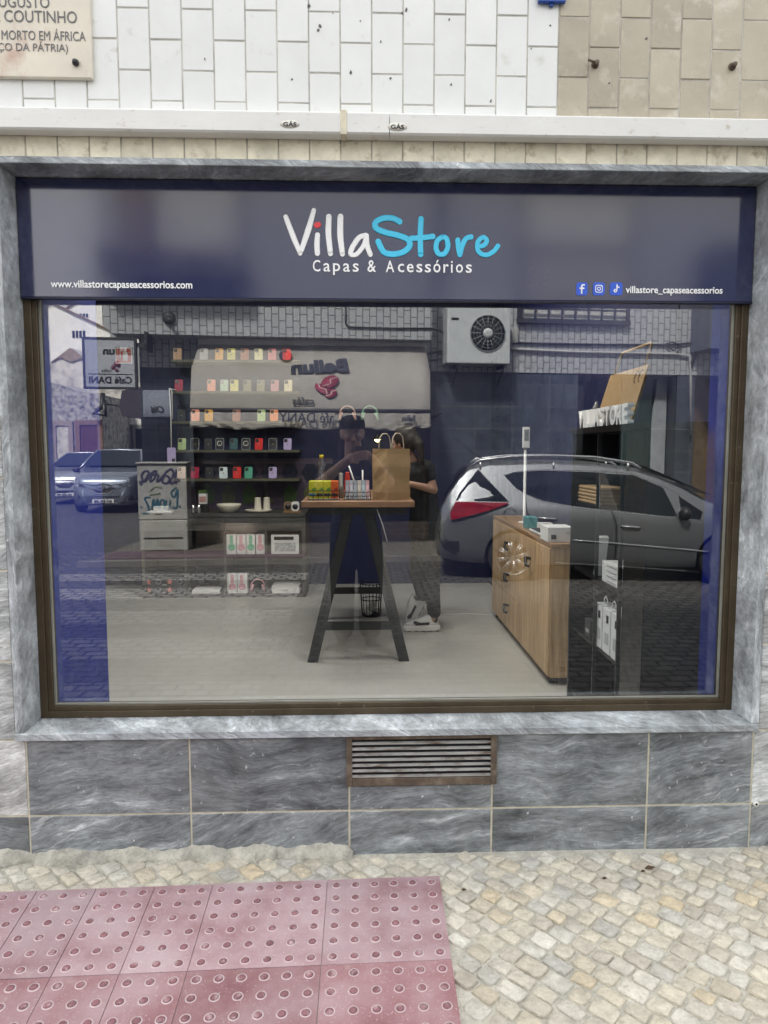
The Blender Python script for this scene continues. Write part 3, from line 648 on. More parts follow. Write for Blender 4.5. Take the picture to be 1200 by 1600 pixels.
roof = MB(); roof.box((-7, .01, 5.6), (7, 6, 5.75)); roof.box((-7, 5.7, -.3), (7, 6, 5.6)); roof.box((-7, .751, -.3), (-5.3, 5.7, 5.6)); roof.box((1.8, .751, -.3), (7, 5.7, 5.6)); part(roof, 'outer_shell', M['render'])
# ceiling lights of the shop and added fill lights, all out of view
lamp_m = emis('lit_diffuser', (1, .95, .87), 25)
cl0 = thing('ceiling_light', 'round ceiling light near the back wall of the shop', 'ceiling light', (-2.2, 3.2, 3.44))
b = MB(Matrix.Translation((-2.2, 3.2, 0))); b.lathe([(.19, 3.439), (.19, 3.405), (.175, 3.40)], n=24); b.build('housing', M['white_metal'], cl0)
b = MB(Matrix.Translation((-2.2, 3.2, 0))); b.lathe([(.17, 3.3995), (.16, 3.392), (.001, 3.39)], n=24, cap=False); b.build('diffuser', lamp_m, cl0)
cl0['group'] = 'round ceiling lights of the shop'
for x, y, l in ((-.3, 2.3, 'round ceiling light left of the table near the window'), (.5, 3.1, 'round ceiling light over the far end of the tall table'), (-.9, 3.2, 'round ceiling light in the middle of the shop ceiling'), (.95, 1.7, 'unseen round ceiling light added to brighten the black shelving'), (.1, 1.25, 'unseen round ceiling light added for brightness close behind the window')):  # lights over shelving and behind window are added to brighten the goods there
    c = copy_tree(cl0); c.location = (x, y, 3.44); c['label'] = l
p = at(590, 686, FB-.25); sp = thing('spot_lamp', 'small lit warm spot lamp above the kraft bag at the back of the shop', 'lamp', p)
b = MB(); b.tube([(p.x, FB, p.z+.05), (p.x, FB-.2, p.z+.05)], .012, 8); b.lathe([(.02, .06), (.035, .03), (.05, -.005), (.046, -.005)], p, 16, cap=False); b.build('shade', M['steel_black'], sp)
b = MB(); b.ball(p, .032, 12); b.build('bulb', emis('lit_bulb', (1, .80, .32), 7), sp)
# fire extinguisher sign on the back wall
fs = thing('fire_sign', 'small red fire extinguisher sign with white symbol on the back wall', 'sign', at(193, 568, FB-.01))
p = at(180.5, 568, FB-.012); q = at(206, 543, FB-.012)
b = MB(); b.box((p.x, FB-.010, p.z), (q.x, FB, q.z)); b.build('border', M['paper_white'], fs)
b = MB(); e = .012; b.box((p.x+e, FB-.012, p.z+e), (q.x-e, FB-.0101, q.z-e)); b.build('panel', pm('sign_red', (.5, .05, .025), .5, var=.05), fs)
cx_ = p.x+.085; b = MB(); b.box((cx_-.0, FB-.0142, p.z+.03), (cx_+.05, FB-.0121, p.z+.125)); b.box((cx_+.01, FB-.0142, p.z+.127), (cx_+.035, FB-.0121, p.z+.148)); b.box((cx_-.035, FB-.0142, p.z+.06), (cx_-.025, FB-.0121, p.z+.135)); b.box((cx_-.035, FB-.0142, p.z+.136), (cx_+.009, FB-.0121, p.z+.146)); b.build('symbol', M['paper_white'], fs)
# ---------------------------------------------------------------- tall table
YT = 2.42
p0, p1 = at(470, 783, YT), at(648, 783, YT); zt = (p0.z+p1.z)/2
tb = thing('bar_table', 'tall table with brown wooden top on black steel trestles behind the window', 'table', ((p0.x+p1.x)/2, 3.1, 0))
b = MB(); b.box((p0.x, YT, zt-.045), (p1.x, YT+1.45, zt)); b.build('table_top', M['walnut'], tb, bevel=.004)
b = MB(); b.box((p0.x+.05, YT+.04, zt-.1), (p1.x-.05, YT+.085, zt-.046)); b.box((p0.x+.05, YT+1.36, zt-.1), (p1.x-.05, YT+1.40, zt-.046)); b.box((p0.x+.051, YT+.086, zt-.1), (p0.x+.09, YT+1.359, zt-.047)); b.box((p1.x-.09, YT+.086, zt-.1), (p1.x-.051, YT+1.359, zt-.047)); b.build('apron', M['steel_black'], tb)
def bar2(mb, a, c, wx, y0, y1):   # slanted flat bar in the x-z plane
    mb.prism([(a[0]-wx/2, a[1]), (a[0]+wx/2, a[1]), (c[0]+wx/2, c[1]), (c[0]-wx/2, c[1])], y0, y1)
xm = (p0.x+p1.x)/2+.0
for yy in (YT+.05, YT+1.35):
    for s in (-1, 1):
        b = MB(); bar2(b, (xm+s*.335, 0), (xm+s*.075, zt-.1), .078, yy, yy+.045); b.build('leg', M['steel_black'], tb, bevel=.003)
    b = MB(); zc = .265; xx = .335-.26*zc/(zt-.1); b.box((xm-xx, yy+.004, zc-.028), (xm+xx, yy+.041, zc+.028)); b.build('crossbar', M['steel_black'], tb)
# things on the table
def on_table(u, y): return at(u, 780, y).x
def pbag(x, y, z, wx, wy, h, rot, name, label, logo=False):
    W = Matrix.Translation((x, y, z)) @ Matrix.Rotation(rot, 4, 'Z')
    t = thing(name, label, 'paper bag', (x, y, z), rot)
    b = MB(W); n = 9; t_ = .004
    hx, hy = wx/2, wy/2
    ring = lambda s, zz, bul: [(-hx*s, -hy*s-bul, zz), (0, -hy*s-bul*.5, zz), (hx*s, -hy*s-bul, zz), (hx*s+bul, -.0, zz), (hx*s, hy*s, zz), (0, hy*s+bul, zz), (-hx*s, hy*s, zz), (-hx*s-bul*1.5, 0, zz)]
    R3 = [ring(1, 0, 0), ring(1.005, h*.15, .004), ring(1.0, h*.4, -.006), ring(1.01, h*.65, .005), ring(1.0, h*.9, -.004), ring(1.0, h, 0), ring(.97, h-.002, 0), ring(.96, h*.3, 0)]
    b.add([q for r in R3 for q in r], [(i*8+k, i*8+(k+1) % 8, (i+1)*8+(k+1) % 8, (i+1)*8+k) for i in range(7) for k in range(8)]+[list(range(8))[::-1], [56+k for k in range(8)]])
    b.build('bag_body', M['kraft'], t)
    for s in (-1, 1):
        b = MB(W); yy = s*(hy-.012); b.tube([(-.055, yy, h-.05), (-.056, yy, h+.03), (-.045, yy, h+.085), (-.02, yy, h+.11), (.02, yy, h+.11), (.045, yy, h+.085), (.056, yy, h+.03), (.055, yy, h-.05)], .0042, 8)
        b.build('handle', pm('paper_cord', (.50, .42, .32), .8), t)
    return t
pbag(on_table(611, 2.62), 2.60, zt, .215, .17, .37, R_(38), 'paper_bag', 'upright brown kraft bag with twisted cord handles standing on the tall table')
# bottle of water
p = at(502.5, 752, 3.0); bx = p.x
bt = thing('water_bottle', 'clear plastic water bottle with yellow cap and blue label on the tall table', 'bottle', (bx, 3.0, zt))
M['clear'] = glassmat('clear_plastic', .22, (.80, .87, .90), .8)
zb_ = zt+.05; W = Matrix.Translation((bx, 3.0, 0))
b = MB(W); b.box((-.05, -.04, zt+.001), (.05, .04, zb_-.001)); b.build('small_carton', M['paper_white'], None, bevel=.002, **lab('small white carton under the water bottle on the table', 'carton'))
b = MB(W); b.lathe([(.038, zb_), (.042, zb_+.01), (.040, zb_+.06), (.042, zb_+.065), (.042, zb_+.13), (.038, zb_+.14), (.041, zb_+.15), (.042, zb_+.17), (.034, zb_+.205), (.016, zb_+.235), (.014, zb_+.25)], n=20); b.build('bottle_body', M['clear'], bt)
b = MB(W); b.lathe([(.0425, zb_+.012), (.0425, zb_+.058)], n=20, cap=False); b.build('label_band', pm('bottle_label', (.10, .38, .55), .5, var=.2, scale=30), bt)
b = MB(W); b.lathe([(.016, zb_+.245), (.017, zb_+.27), (.015, zb_+.272)], n=16); b.build('cap', pm('yellow_cap', (.62, .50, .03), .4), bt)
# wire rack of four little yellow and orange cartons
def rack(x0, x1, y0, y1, z, h, name, label, cat):
    t = thing(name, label, cat, ((x0+x1)/2, (y0+y1)/2, z)); b = MB()
    for k in (0, .5, 1): 
        zz = z+.006+h*k*.9
        b.tube([(x0, y0, zz), (x1, y0, zz), (x1, y1, zz), (x0, y1, zz), (x0, y0, zz)], .0028, 6)
    for i in range(7):
        xx = x0+(x1-x0)*i/6; b.tube([(xx, y0, z+.004), (xx, y0, z+h*.9)], .002, 6); b.tube([(xx, y1, z+.004), (xx, y1, z+h*.9)], .002, 6)
    b.build('wire', M['steel_black'], t); b = MB(); b.box((x0+.003, y0+.003, z+.001), (x1-.003, y1-.003, z+.012)); b.build('tray', M['paper_white'], t); return t
xa, xb = on_table(482, 2.55), on_table(530, 2.55)
rack(xa, xb, 2.50, 2.66, zt, .07, 'wire_rack', 'low black wire rack holding yellow and orange cartons on the tall table', 'rack')
yc = pm('yellow_carton', (.60, .58, .03), .45, var=.15, scale=25, stain=((.12, .30, .04), 22, .55, .6)); oc = pm('orange_carton', (.68, .13, .02), .45, var=.15, scale=25, stain=((.3, .03, .02), 22, .55, .6))
for i, (mm, l) in enumerate(((yc, 'yellow carton with a blue edge at the left end of the wire rack'), (yc, 'yellow carton second from the left in the wire rack'), (yc, 'yellow carton beside the orange one in the wire rack'), (oc, 'orange carton at the right end of the wire rack'))):
    wdt = (xb-xa-.012)/4; xx = xa+.006+i*wdt; b = MB(); b.box((xx+.001, 2.505, zt+.0125), (xx+wdt-.001, 2.655, zt+.137), 0); b.box((xx+.004, 2.5035, zt+.03), (xx+wdt-.004, 2.5049, zt+.05), 1)
    b.build('carton', [mm, M['black'] if i else pm('blue_strip', (.05, .25, .5), .5)], bevel=.002, **lab(l, 'carton', 'cartons in the wire rack'))
# rack of slim dark boxes
xa, xb = on_table(538, 2.55), on_table(579, 2.55)
rack(xa, xb, 2.50, 2.70, zt, .055, 'wire_rack', 'low black wire rack of slim dark packets beside the kraft bag', 'rack')
cols = [(.05, .06, .08), (.10, .09, .12), (.03, .05, .07), (.15, .12, .10), (.06, .10, .13), (.18, .06, .08)]
b0 = None
for i in range(6):
    wdt = (xb-xa-.016)/6; xx = xa+.008+i*wdt
    W = Matrix.Translation((xx, 2.51, zt+.014)) @ Matrix.Rotation(R_(-32), 4, 'X')
    b = MB(W); b.box((.001, 0, 0), (wdt-.001, .012, .15)); b.box((.004, -.0015, .06), (wdt-.004, -.0001, .11), 1)
    nm = ['dark slate', 'plum grey', 'ink blue', 'brown grey', 'teal grey', 'dark wine']
    b.build('packet', [pm('packet_'+nm[i].replace(' ', '_'), cols[i], .4, var=.2, scale=30), pm('packet_print', tuple(c*1.6+.02 for c in cols[i]), .4)], **lab('slim '+nm[i]+' packet leaning in the rack beside the kraft bag', 'packet', 'packets in the slim rack'))
x = on_table(533, 2.75); b = MB(); b.lathe([(.02, zt), (.021, zt+.09), (.017, zt+.094), (.017, zt+.185), (.012, zt+.19)], (x, 2.75, 0), 14); b.build('spray_can', pm('grey_can', (.22, .20, .18), .4, metal=.4), **lab('slim grey spray can between the two wire racks', 'can'))
x = on_table(542, 2.95); b = MB(); b.prism([(x-.015, zt), (x+.025, zt), (x+.02, zt+.06), (x+.03, zt+.09), (x+.02, zt+.19), (x-.01, zt+.19), (x-.02, zt+.10)], 2.93, 2.97); b.build('red_gadget', pm('red_plastic', (.5, .04, .025), .4), bevel=.004, **lab('small red and black holder standing behind the slim packets', 'gadget'))
x = on_table(557, 3.1); b = MB(); b.tube([(x-.06, 3.1, zt+.235), (x+.01, 3.1, zt+.03)], .006, 8); b.tube([(x+.05, 3.12, zt+.001), (x+.05, 3.12, zt+.20)], .006, 8); b.tube([(x+.01, 3.1, zt+.03), (x+.05, 3.12, zt+.012)], .005, 8)
b.build('phone_stand', M['paper_white'], **lab('thin white folding stand on the table behind the slim packets', 'stand'))
b = MB(); q = [at(589, 796, YT+.03), at(598, 820, YT+.03), at(605, 846, YT+.03)]; b.tube(q, .0035, 6); b.build('hanging_cable', M['paper_white'], **lab('thin white cable hanging down from the table', 'cable'))
# waste bin of black wire behind the table
p = atz(580, 962, 0); bn = thing('waste_bin', 'round black wire waste bin on the shop floor behind the table', 'waste bin', (p.x, p.y, 0)); W = Matrix.Translation((p.x, p.y, 0))
b = MB(W)
for r, z in ((.085, .012), (.095, .16), (.105, .31)): b.tube([(r*math.cos(k*math.pi/10), r*math.sin(k*math.pi/10), z) for k in range(21)], .005, 6)
for k in range(18): a = k*math.pi/9; b.tube([(.085*math.cos(a), .085*math.sin(a), .012), (.105*math.cos(a), .105*math.sin(a), .31)], .0028, 5)
b.build('wire_body', M['steel_black'], bn); b = MB(W); b.lathe([(.083, .004), (.083, .012)], n=20); b.build('base', M['steel_black'], bn)
b = MB(W); 
for k in range(7): b.ball((random.uniform(-.03, .03), random.uniform(-.03, .03), .03+.012*k), (.035, .03, .028), 8)
b.build('crumpled_paper', M['paper_white'], **lab('crumpled white paper inside the black wire waste bin', 'paper'))
b = MB(); q = [atz(u, v, .006) for u, v in ((684, 962), (705, 961), (722, 959), (745, 960), (770, 961))]; b.tube(q, .005, 6); b.build('floor_cable', M['paper_white'], **lab('white cable lying on the pale floor towards the oak counter', 'cable'))
# ---------------------------------------------------------------- oak counter on the right
zc = at(862, 850, 1.9).z; cx0, cx1, cy0, cy1 = 1.235, 1.495, 1.9, 3.9
ct = thing('oak_counter', 'oak counter with drawers and black hook handles on the right of the shop', 'counter', ((cx0+cx1)/2, 2.9, 0))
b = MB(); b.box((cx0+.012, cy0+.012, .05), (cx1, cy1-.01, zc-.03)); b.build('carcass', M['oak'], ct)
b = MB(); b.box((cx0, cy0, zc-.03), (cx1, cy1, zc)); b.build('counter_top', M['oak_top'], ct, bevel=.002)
for (ya, yb, za, zb2, hy, hz) in ((2.80, 3.88, .64, zc-.035, 3.15, .80), (2.80, 3.88, .36, .635, 3.15, .52), (2.80, 3.88, .06, .355, 3.15, .24), (1.92, 2.795, .06, zc-.035, 2.42, .70)):
    b = MB(); b.box((cx0-.006, ya, za), (cx0+.0115, yb, zb2)); d_ = b.build('drawer' if ya > 2.5 else 'door', M['oak'], ct, bevel=.0015)
    p = at(799, {.80: 851, .52: 900, .24: 948}.get(hz, 875), hy) if ya > 2.5 else at(833, 875, hy)
    b = MB(); b.tube([(cx0-.006, hy, p.z+.01), (cx0-.045, hy, p.z+.018), (cx0-.05, hy-.03, p.z), (cx0-.05, hy-.05, p.z-.03), (cx0-.03, hy-.06, p.z-.035)], .012, 8); b.build('handle', M['black'], d_)
for x, y in ((cx0+.05, cy0+.08), (cx1-.05, cy0+.08), (cx0+.05, cy1-.08), (cx1-.05, cy1-.08)):
    b = MB(); b.lathe([(.03, 0), (.03, .05)], (x, y, 0), 12); b.build('foot', M['black'], ct)
b = MB(); p = at(856, 847, 1.98); q = at(897, 824, 1.98); b.box((p.x, 1.98, zc+.001), (q.x, 2.18, q.z)); b.box((p.x+.02, 1.974, zc+.02), (p.x+.055, 1.979, zc+.05), 1); b.box((q.x-.05, 1.976, q.z-.04), (q.x-.03, 1.979, q.z-.036), 1)
b.build('label_printer', [M['paper_white'], M['black']], bevel=.004, **lab('white boxy label printer at the near end of the oak counter', 'printer'))
b = MB(); b.box((1.245, 2.05, zc+.018), (1.36, 2.55, zc+.03)); b.box((1.25, 2.06, zc+.0305), (1.355, 2.54, zc+.034), 1); b.box((1.26, 2.1, zc+.001), (1.30, 2.5, zc+.0175))
b.build('tablet', [M['paper_white'], M['black']], bevel=.003, **lab('dark tablet with pale rim lying on the oak counter', 'tablet'))
b = MB(); b.box((1.28, 2.75, zc+.001), (1.36, 2.9, zc+.09)); b.build('teal_box', pm('teal_card', (.03, .22, .24), .5), bevel=.002, **lab('small teal box behind the tablet on the counter', 'box'))
b = MB(); b.box((1.35, 2.66, zc+.001), (1.45, 2.74, zc+.055)); b.build('white_box', M['paper_white'], bevel=.002, **lab('small white box beside the teal box on the counter', 'box'))
b = MB(); p = at(821, 700, 3.2); b.lathe([(.05, zc), (.05, zc+.012), (.012, zc+.014), (.012, p.z)], (p.x, 3.2, 0), 12); b.box((p.x-.028, 3.17, p.z), (p.x+.028, 3.2, p.z+.17)); b.box((p.x-.018, 3.165, p.z+.06), (p.x+.018, 3.1699, p.z+.15), 1)
b.build('price_display', [M['paper_white'], pm('grey_screen', (.2, .21, .22), .3)], bevel=.002, **lab('narrow white display on a thin pole above the oak counter', 'display'))
# ---------------------------------------------------------------- black shelving with the shop's name on top
sx, y0s, y1s, zs = 1.215, .36, 1.43, 1.665
bs = thing('black_shelving', 'black shelving unit with white cartons beside the window on the right', 'shelving', ((sx+1.5)/2, .9, 0))
b = MB(); b.box((1.47, y0s, 0), (1.498, y1s, zs-.03)); b.build('back_panel', M['black_panel'], bs)
for ya, yb in ((y0s, .60), (y1s-.02, y1s)):
    b = MB(); b.box((sx, ya, 0), (1.4699, yb, zs-.031)); b.build('side_panel', M['black_panel'], bs)
for y in (.665, 1.0): b = MB(); b.box((sx+.002, y-.006, 0), (sx+.02, y+.006, zs-.031)); b.build('upright', M['steel_black'], bs)
b = MB(); b.box((sx-.01, y0s-.005, zs-.03), (1.498, y1s+.005, zs)); b.build('top_board', M['black_panel'], bs)
for z in (.525, .88, 1.255, .15):
    b = MB(); b.box((sx+.021, .6005, z-.02), (1.4695, y1s-.0205, z)); b.build('shelf', M['black_panel'], bs, bevel=.001)
for i in range(10):   # the big letters standing on top
    pass
nm = thing('name_letters', 'row of thick white capital letters spelling the shop name on the black shelving', 'letters', (sx+.05, .9, zs))
ya, yb = at(911, 660, 0).y, 0
def y_at_u(u, x): 
    d = ray(u, 700); t = (x-CAM.x)/d.x; return CAM.y+d.y*t
ya, yb = y_at_u(911, sx+.03), y_at_u(990, sx+.03)
W = Matrix.Translation((sx+.03, ya, zs)) @ Matrix.Rotation(R_(-90), 4, 'Z')
wlet = {'V': .105, 'I': .045, 'L': .085, 'A': .105, 'S': .095, 'T': .09, 'O': .11, 'R': .1, 'E': .085}; x = 0; tot = sum(wlet[c] for c in 'VILLASTORE')
for c in 'VILLASTORE':
    a = wlet[c]/tot*(ya-yb); text('letter', c, M['white'], nm, W @ Matrix.Translation((x, 0, .0005)), a*.9, .094, .03, bold=.03); x += a
# leaning cut-out of a carrier bag
W = Matrix.Translation((sx+.08, 0, zs)) @ Matrix.Rotation(R_(16), 4, 'Y')
ya, yb = y_at_u(929, sx+.09), y_at_u(986, sx+.09); yc_ = (ya+yb)/2; hh = .30
bg_ = thing('bag_cutout', 'large flat brown carrier bag cutout leaning on the wall above the white letters', 'display sign', (sx+.08, yc_, zs))
b = MB(W); b.prism([(yb, .002), (ya, .002), (ya-.015, hh), (yb+.005, hh)], 0, .012, ax='x'); b.build('bag_panel', M['kraft_dk'], bg_)
b = MB(W); m_ = yc_; b.tube([(.006, yb+.06, hh-.01), (.006, yb+.055, hh+.1), (.006, yb+.065, hh+.118), (.006, ya-.085, hh+.118), (.006, ya-.075, hh+.1), (.006, ya-.07, hh-.01)], .007, 8); b.build('handle', M['kraft_dk'], bg_)
b = MB(W @ Matrix.Rotation(R_(-90), 4, 'Z')); 
for yy in (yb+.055, yb+.11): strokes(b, [[(-(yy)+.02*math.cos(R_(a)), hh-.05+.03*math.sin(R_(a))) for a in range(50, 320, 45)]], .007)
b.xf(Matrix.Translation((0, -.002, 0))); b.build('emblem', pm('brown_print', (.06, .035, .015), .7), bg_)
b = MB(); yy = y_at_u(930, sx+.16); b.lathe([(.02, zs), (.02, zs+.13), (.012, zs+.14), (.006, zs+.16)], (sx+.16, yy, 0), 12); b.build('spray_bottle', pm('grey_bottle', (.2, .2, .2), .4), **lab('slim grey bottle standing behind the white letters', 'bottle'))
ya, yb = y_at_u(900, sx+.02), y_at_u(934, sx+.02); b0 = None
for k in range(5):
    b = MB(); dz = .019; j = random.uniform(-.006, .006); b.box((sx+.03+j, yb+.01+random.uniform(-.008, .008), 1.256+k*dz), (sx+.2+j, ya-random.uniform(0, .02), 1.256+(k+1)*dz-.002))
    b.build('folded_bag', M['kraft'], bevel=.006, seg=2, **lab(['folded kraft bag at the bottom of its stack', 'folded kraft bag just above the lowest in its stack', 'folded kraft bag in the middle of its stack', 'folded kraft bag just below the topmost of its stack', 'folded kraft bag on top of its stack on the black shelving'][k], 'folded bag', 'folded kraft bags on the black shelving'))
ya, yb = y_at_u(936, sx+.03), y_at_u(957, sx+.03)
for k in range(4):
    b = MB(); z = .881+k*.026; b.box((sx+.025, .70, z), (sx+.2, .95, z+.0255)); b.box((sx+.0235, .75, z+.008), (sx+.0249, .88, z+.014), 1)
    b.build('flat_carton', [M['paper_white'], pm('carton_print', (.35, .35, .36), .5)], bevel=.0015, **lab(['flat white carton at the bottom of the stack on the black shelving', 'flat white carton second from the bottom on the black shelving', 'flat white carton just under the topmost on the black shelving', 'flat white carton on top of the stack on the black shelving'][k], 'carton', 'flat white cartons stacked on the black shelving'))
b = MB(Matrix.Translation((sx+.06, 1.10, .881)) @ Matrix.Rotation(R_(14), 4, 'X')); b.cbox((0, 0, .11), (.05, .028, .22)); b.box((-.027, -.01, .02), (-.0255, .012, .20), 1)
b.build('router', [M['paper_white'], pm('slot_grey', (.12, .13, .2), .4)], bevel=.004, **lab('tilted white slab-shaped device left of the flat cartons', 'device'))
for k, y in enumerate((.98, .86, .74)):
    b = MB(); b.box((sx+.022, y-.05, .526), (sx+.10, y+.05, .75)); b.box((sx+.0205, y-.03, .68), (sx+.0219, y-.0, .72), 1); b.box((sx+.0205, y-.035, .57), (sx+.0219, y+.02, .63), 2)
    b.tube([(sx+.06, y-.02, .745), (sx+.06, y-.024, .775), (sx+.06, y, .79), (sx+.06, y+.024, .775), (sx+.06, y+.02, .745)], .004, 6)
    b.build('hang_carton', [M['paper_white'], M['black'], pm('carton_grey', (.45, .46, .45), .5)], bevel=.0015, **lab(['tall white carton with hang loop, farthest of the three on the low shelf', 'tall white carton with hang loop, middle of the three on the low shelf', 'tall white carton with hang loop, nearest the window on the low shelf'][k], 'carton', 'tall hanging cartons on the low black shelf'))
b = MB(); b.box((sx+.03, 1.13, .526), (sx+.08, 1.22, .62)); b.box((sx+.0285, 1.15, .55), (sx+.0299, 1.2, .57), 1); b.build('dark_carton', [pm('dark_card', (.05, .05, .052), .4), pm('grey_print', (.4, .4, .4), .5)], bevel=.0015, **lab('small dark carton alone on the low black shelf', 'carton'))
# ---------------------------------------------------------------- display wall on the left: base cabinet, boards, phone cases
CY = 4.78
c0, c1 = atz(222, 936, 0), atz(478, 933, 0); xa, xb = at(222, 900, CY).x, at(478, 900, CY).x; zc2 = at(350, 803, CY).z
cb = thing('display_cabinet', 'long dark oak display cabinet with open bays at the back of the shop', 'cabinet', ((xa+xb)/2, CY+.3, 0))
bays = [xa, at(290, 900, CY).x, at(352, 900, CY).x, at(416, 900, CY).x, xb]
b = MB(); b.box((xa, CY+.44, .035), (xb, CY+.46, zc2-.035)); b.build('back_panel', M['shelf_dark'], cb)
b = MB(); b.box((xa, CY-.006, zc2-.034), (xb, CY+.62, zc2)); b.build('top_board', M['shelf_dark'], cb, bevel=.002)
b = MB(); b.box((xa, CY, 0), (xb, CY+.44, .034)); b.build('base_board', M['shelf_dark'], cb, bevel=.002)
zmid = at(350, 867, CY).z; zup = at(350, 829, CY).z
for i, x in enumerate(bays):
    t = .012 if 0 < i < 4 else .02; x_ = min(max(x, xa+t), xb-t); b = MB(); b.box((x_-t, CY+.001, .035), (x_+t, CY+.4395, zc2-.035)); b.build('partition', M['shelf_dark_z'], cb)
for i in range(4):
    b = MB(); t0 = .04 if i == 0 else .0125; t1 = .04 if i == 3 else .0125
    b.box((bays[i]+t0, CY+.002, zmid-.02), (bays[i+1]-t1, CY+.4392, zmid)); b.build('shelf', M['shelf_dark'], cb)
    b = MB(); b.box((bays[i]+t0, CY+.003, zup), (bays[i+1]-t1, CY+.02, zc2-.036)); b.build('fascia', M['shelf_dark'], cb)
SYD = 5.2                                            # front edge of the wall boards
olive = wood('olive_board', (.05, .047, .03), (.12, .115, .075), 'x', .5)
rows = [(562, []), (611, []), (658, []), (703, []), (748, [])]
zrow = []
for k, (v, _) in enumerate(rows):
    pa, pb = at(268, v, SYD), at(468, v, SYD); z = (pa.z+pb.z)/2; zrow.append(z)
    b = MB(); b.box((pa.x, SYD, z-.028), (pb.x, FB-.001, z)); b.build('wall_shelf', olive, bevel=.002, **lab(['dark wall board carrying the top row of phone cases', 'dark wall board carrying the second row of phone cases', 'dark wall board carrying the middle row of phone cases', 'dark wall board carrying the fourth row, with clear cases', 'dark wall board carrying the lowest row of phone cases'][k], 'wall shelf', 'wall boards for phone cases'))
CC = {'tan': (.55, .33, .17), 'grey': (.38, .39, .40), 'amber': (.85, .42, .05), 'yellow': (.72, .66, .20), 'brick': (.42, .16, .10), 'pale yellow': (.80, .77, .42), 'rose': (.75, .22, .22), 'red': (.75, .025, .02), 'crimson': (.45, .02, .07), 'salmon': (.90, .34, .22), 'mint': (.55, .72, .55), 'olive': (.22, .20, .10), 'moss': (.25, .23, .12), 'pink': (.62, .28, .30), 'cream': (.80, .70, .45), 'orange': (.95, .32, .10), 'black': (.015, .016, .018), 'lime': (.50, .66, .30), 'clear': None, 'teal': (.02, .09, .10), 'lavender': (.50, .42, .68), 'beige': (.78, .56, .46), 'jade': (.10, .42, .28), 'ice': (.68, .78, .80)}
CM = {k: pm('case_'+k.replace(' ', '_'), c, .45, var=.03) for k, c in CC.items() if c}
CM['clear'] = M['clear']
RWS = ['top', 'second', 'middle', 'fourth', 'lowest']
layout = [[(277, 'tan'), (318, 'grey'), (342, 'amber'), (361, 'yellow'), (382, 'brick'), (404, 'pale yellow'), (425, 'rose'), (448, 'red')],
 [(279, 'crimson'), (330, 'salmon'), (350, 'mint'), (366, 'yellow'), (386, 'olive'), (407, 'moss'), (429, 'pink'), (450, 'cream')],
 [(283, 'black'), (305, 'salmon'), (326, 'amber'), (369, 'brick'), (408, 'lime'), (428, 'orange')],
 [(284, 'lime'), (304, 'clear'), (325, 'black'), (343, 'clear'), (365, 'teal'), (384, 'clear'), (404, 'red'), (426, 'clear'), (449, 'lavender')],
 [(283, 'beige'), (304, 'crimson'), (327, 'black'), (349, 'ice'), (370, 'red'), (388, 'jade'), (426, 'lavender')]]
CWd, CHt = .088, .128
case0 = None; gold = pm('gold_ring', (.75, .55, .25), .3, metal=.8)
TL = R_(10)
for k, row in enumerate(layout):
    for i, (u, cname) in enumerate(row):
        p = at(u, rows[k][0]-3, SYD+.035); loc = Vector((p.x, SYD+.035, zrow[k]+.001))
        nb = row[i-1][1] if i else (row[1][1] if len(row) > 1 else '')
        lb = '%s phone case in the %s row%s' % (cname if cname != 'clear' else 'clear glossy', RWS[k], (', at its left end' if i == 0 else ' right of the %s one' % (nb if nb != 'clear' else 'clear')))
        if case0 is None:
            case0 = thing('phone_case', lb, 'phone case', loc)
            W = Matrix.Translation(loc) @ Matrix.Rotation(-TL, 4, 'X')
            b = MB(W); b.prism(rrect(-CWd/2, 0, CWd/2, CHt, .014), 0, .011); b.build('shell', CM[cname], case0, bevel=.002)
            b = MB(W); b.prism(rrect(-CWd/2+.007, CHt-.045, -CWd/2+.043, CHt-.008, .008), -.004, -.0002); b.build('camera_bump', pm('camera_glass', (.06, .055, .055), .2), case0)
            b = MB(W); b.lathe([(.007, 0), (.007, .0006)], (0, -.0002, CHt*.48), 12, ax='y'); b.build('emblem', pm('case_emblem', (.3, .27, .25), .4), case0)
            c = case0
        else:
            c = copy_tree(case0); c.location = loc; WM[c] = Matrix.Translation(loc)
        c.rotation_euler.z = R_(random.uniform(-7, 7)) if cname != 'clear' else 0
        c['label'] = lb; c['group'] = 'phone cases standing on the wall boards'
        for ch in c.children:
            if ch.name.startswith('shell'): recolor(ch, CM[cname])
            if ch.name.startswith('emblem') and cname == 'clear': recolor(ch, gold)
        if cname == 'clear':   # pale rim that shows on the see-through cases
            W = Matrix.Translation(loc) @ Matrix.Rotation(-TL, 4, 'X'); b = MB(W); r = rrect(-CWd/2, 0, CWd/2, CHt, .014)
            b.tube([(x, .004, z) for x, z in r+[r[0]]], .0022, 6); b.build('rim', M['paper_white'], c)
            if i in (3, 5): b = MB(W); b.tube([(.026*math.cos(a*.524), -.003, CHt*.55+.026*math.sin(a*.524)) for a in range(13)], .004, 6); b.build('white_ring', M['paper_white'], c)  # plain white ring laid on the see-through shell
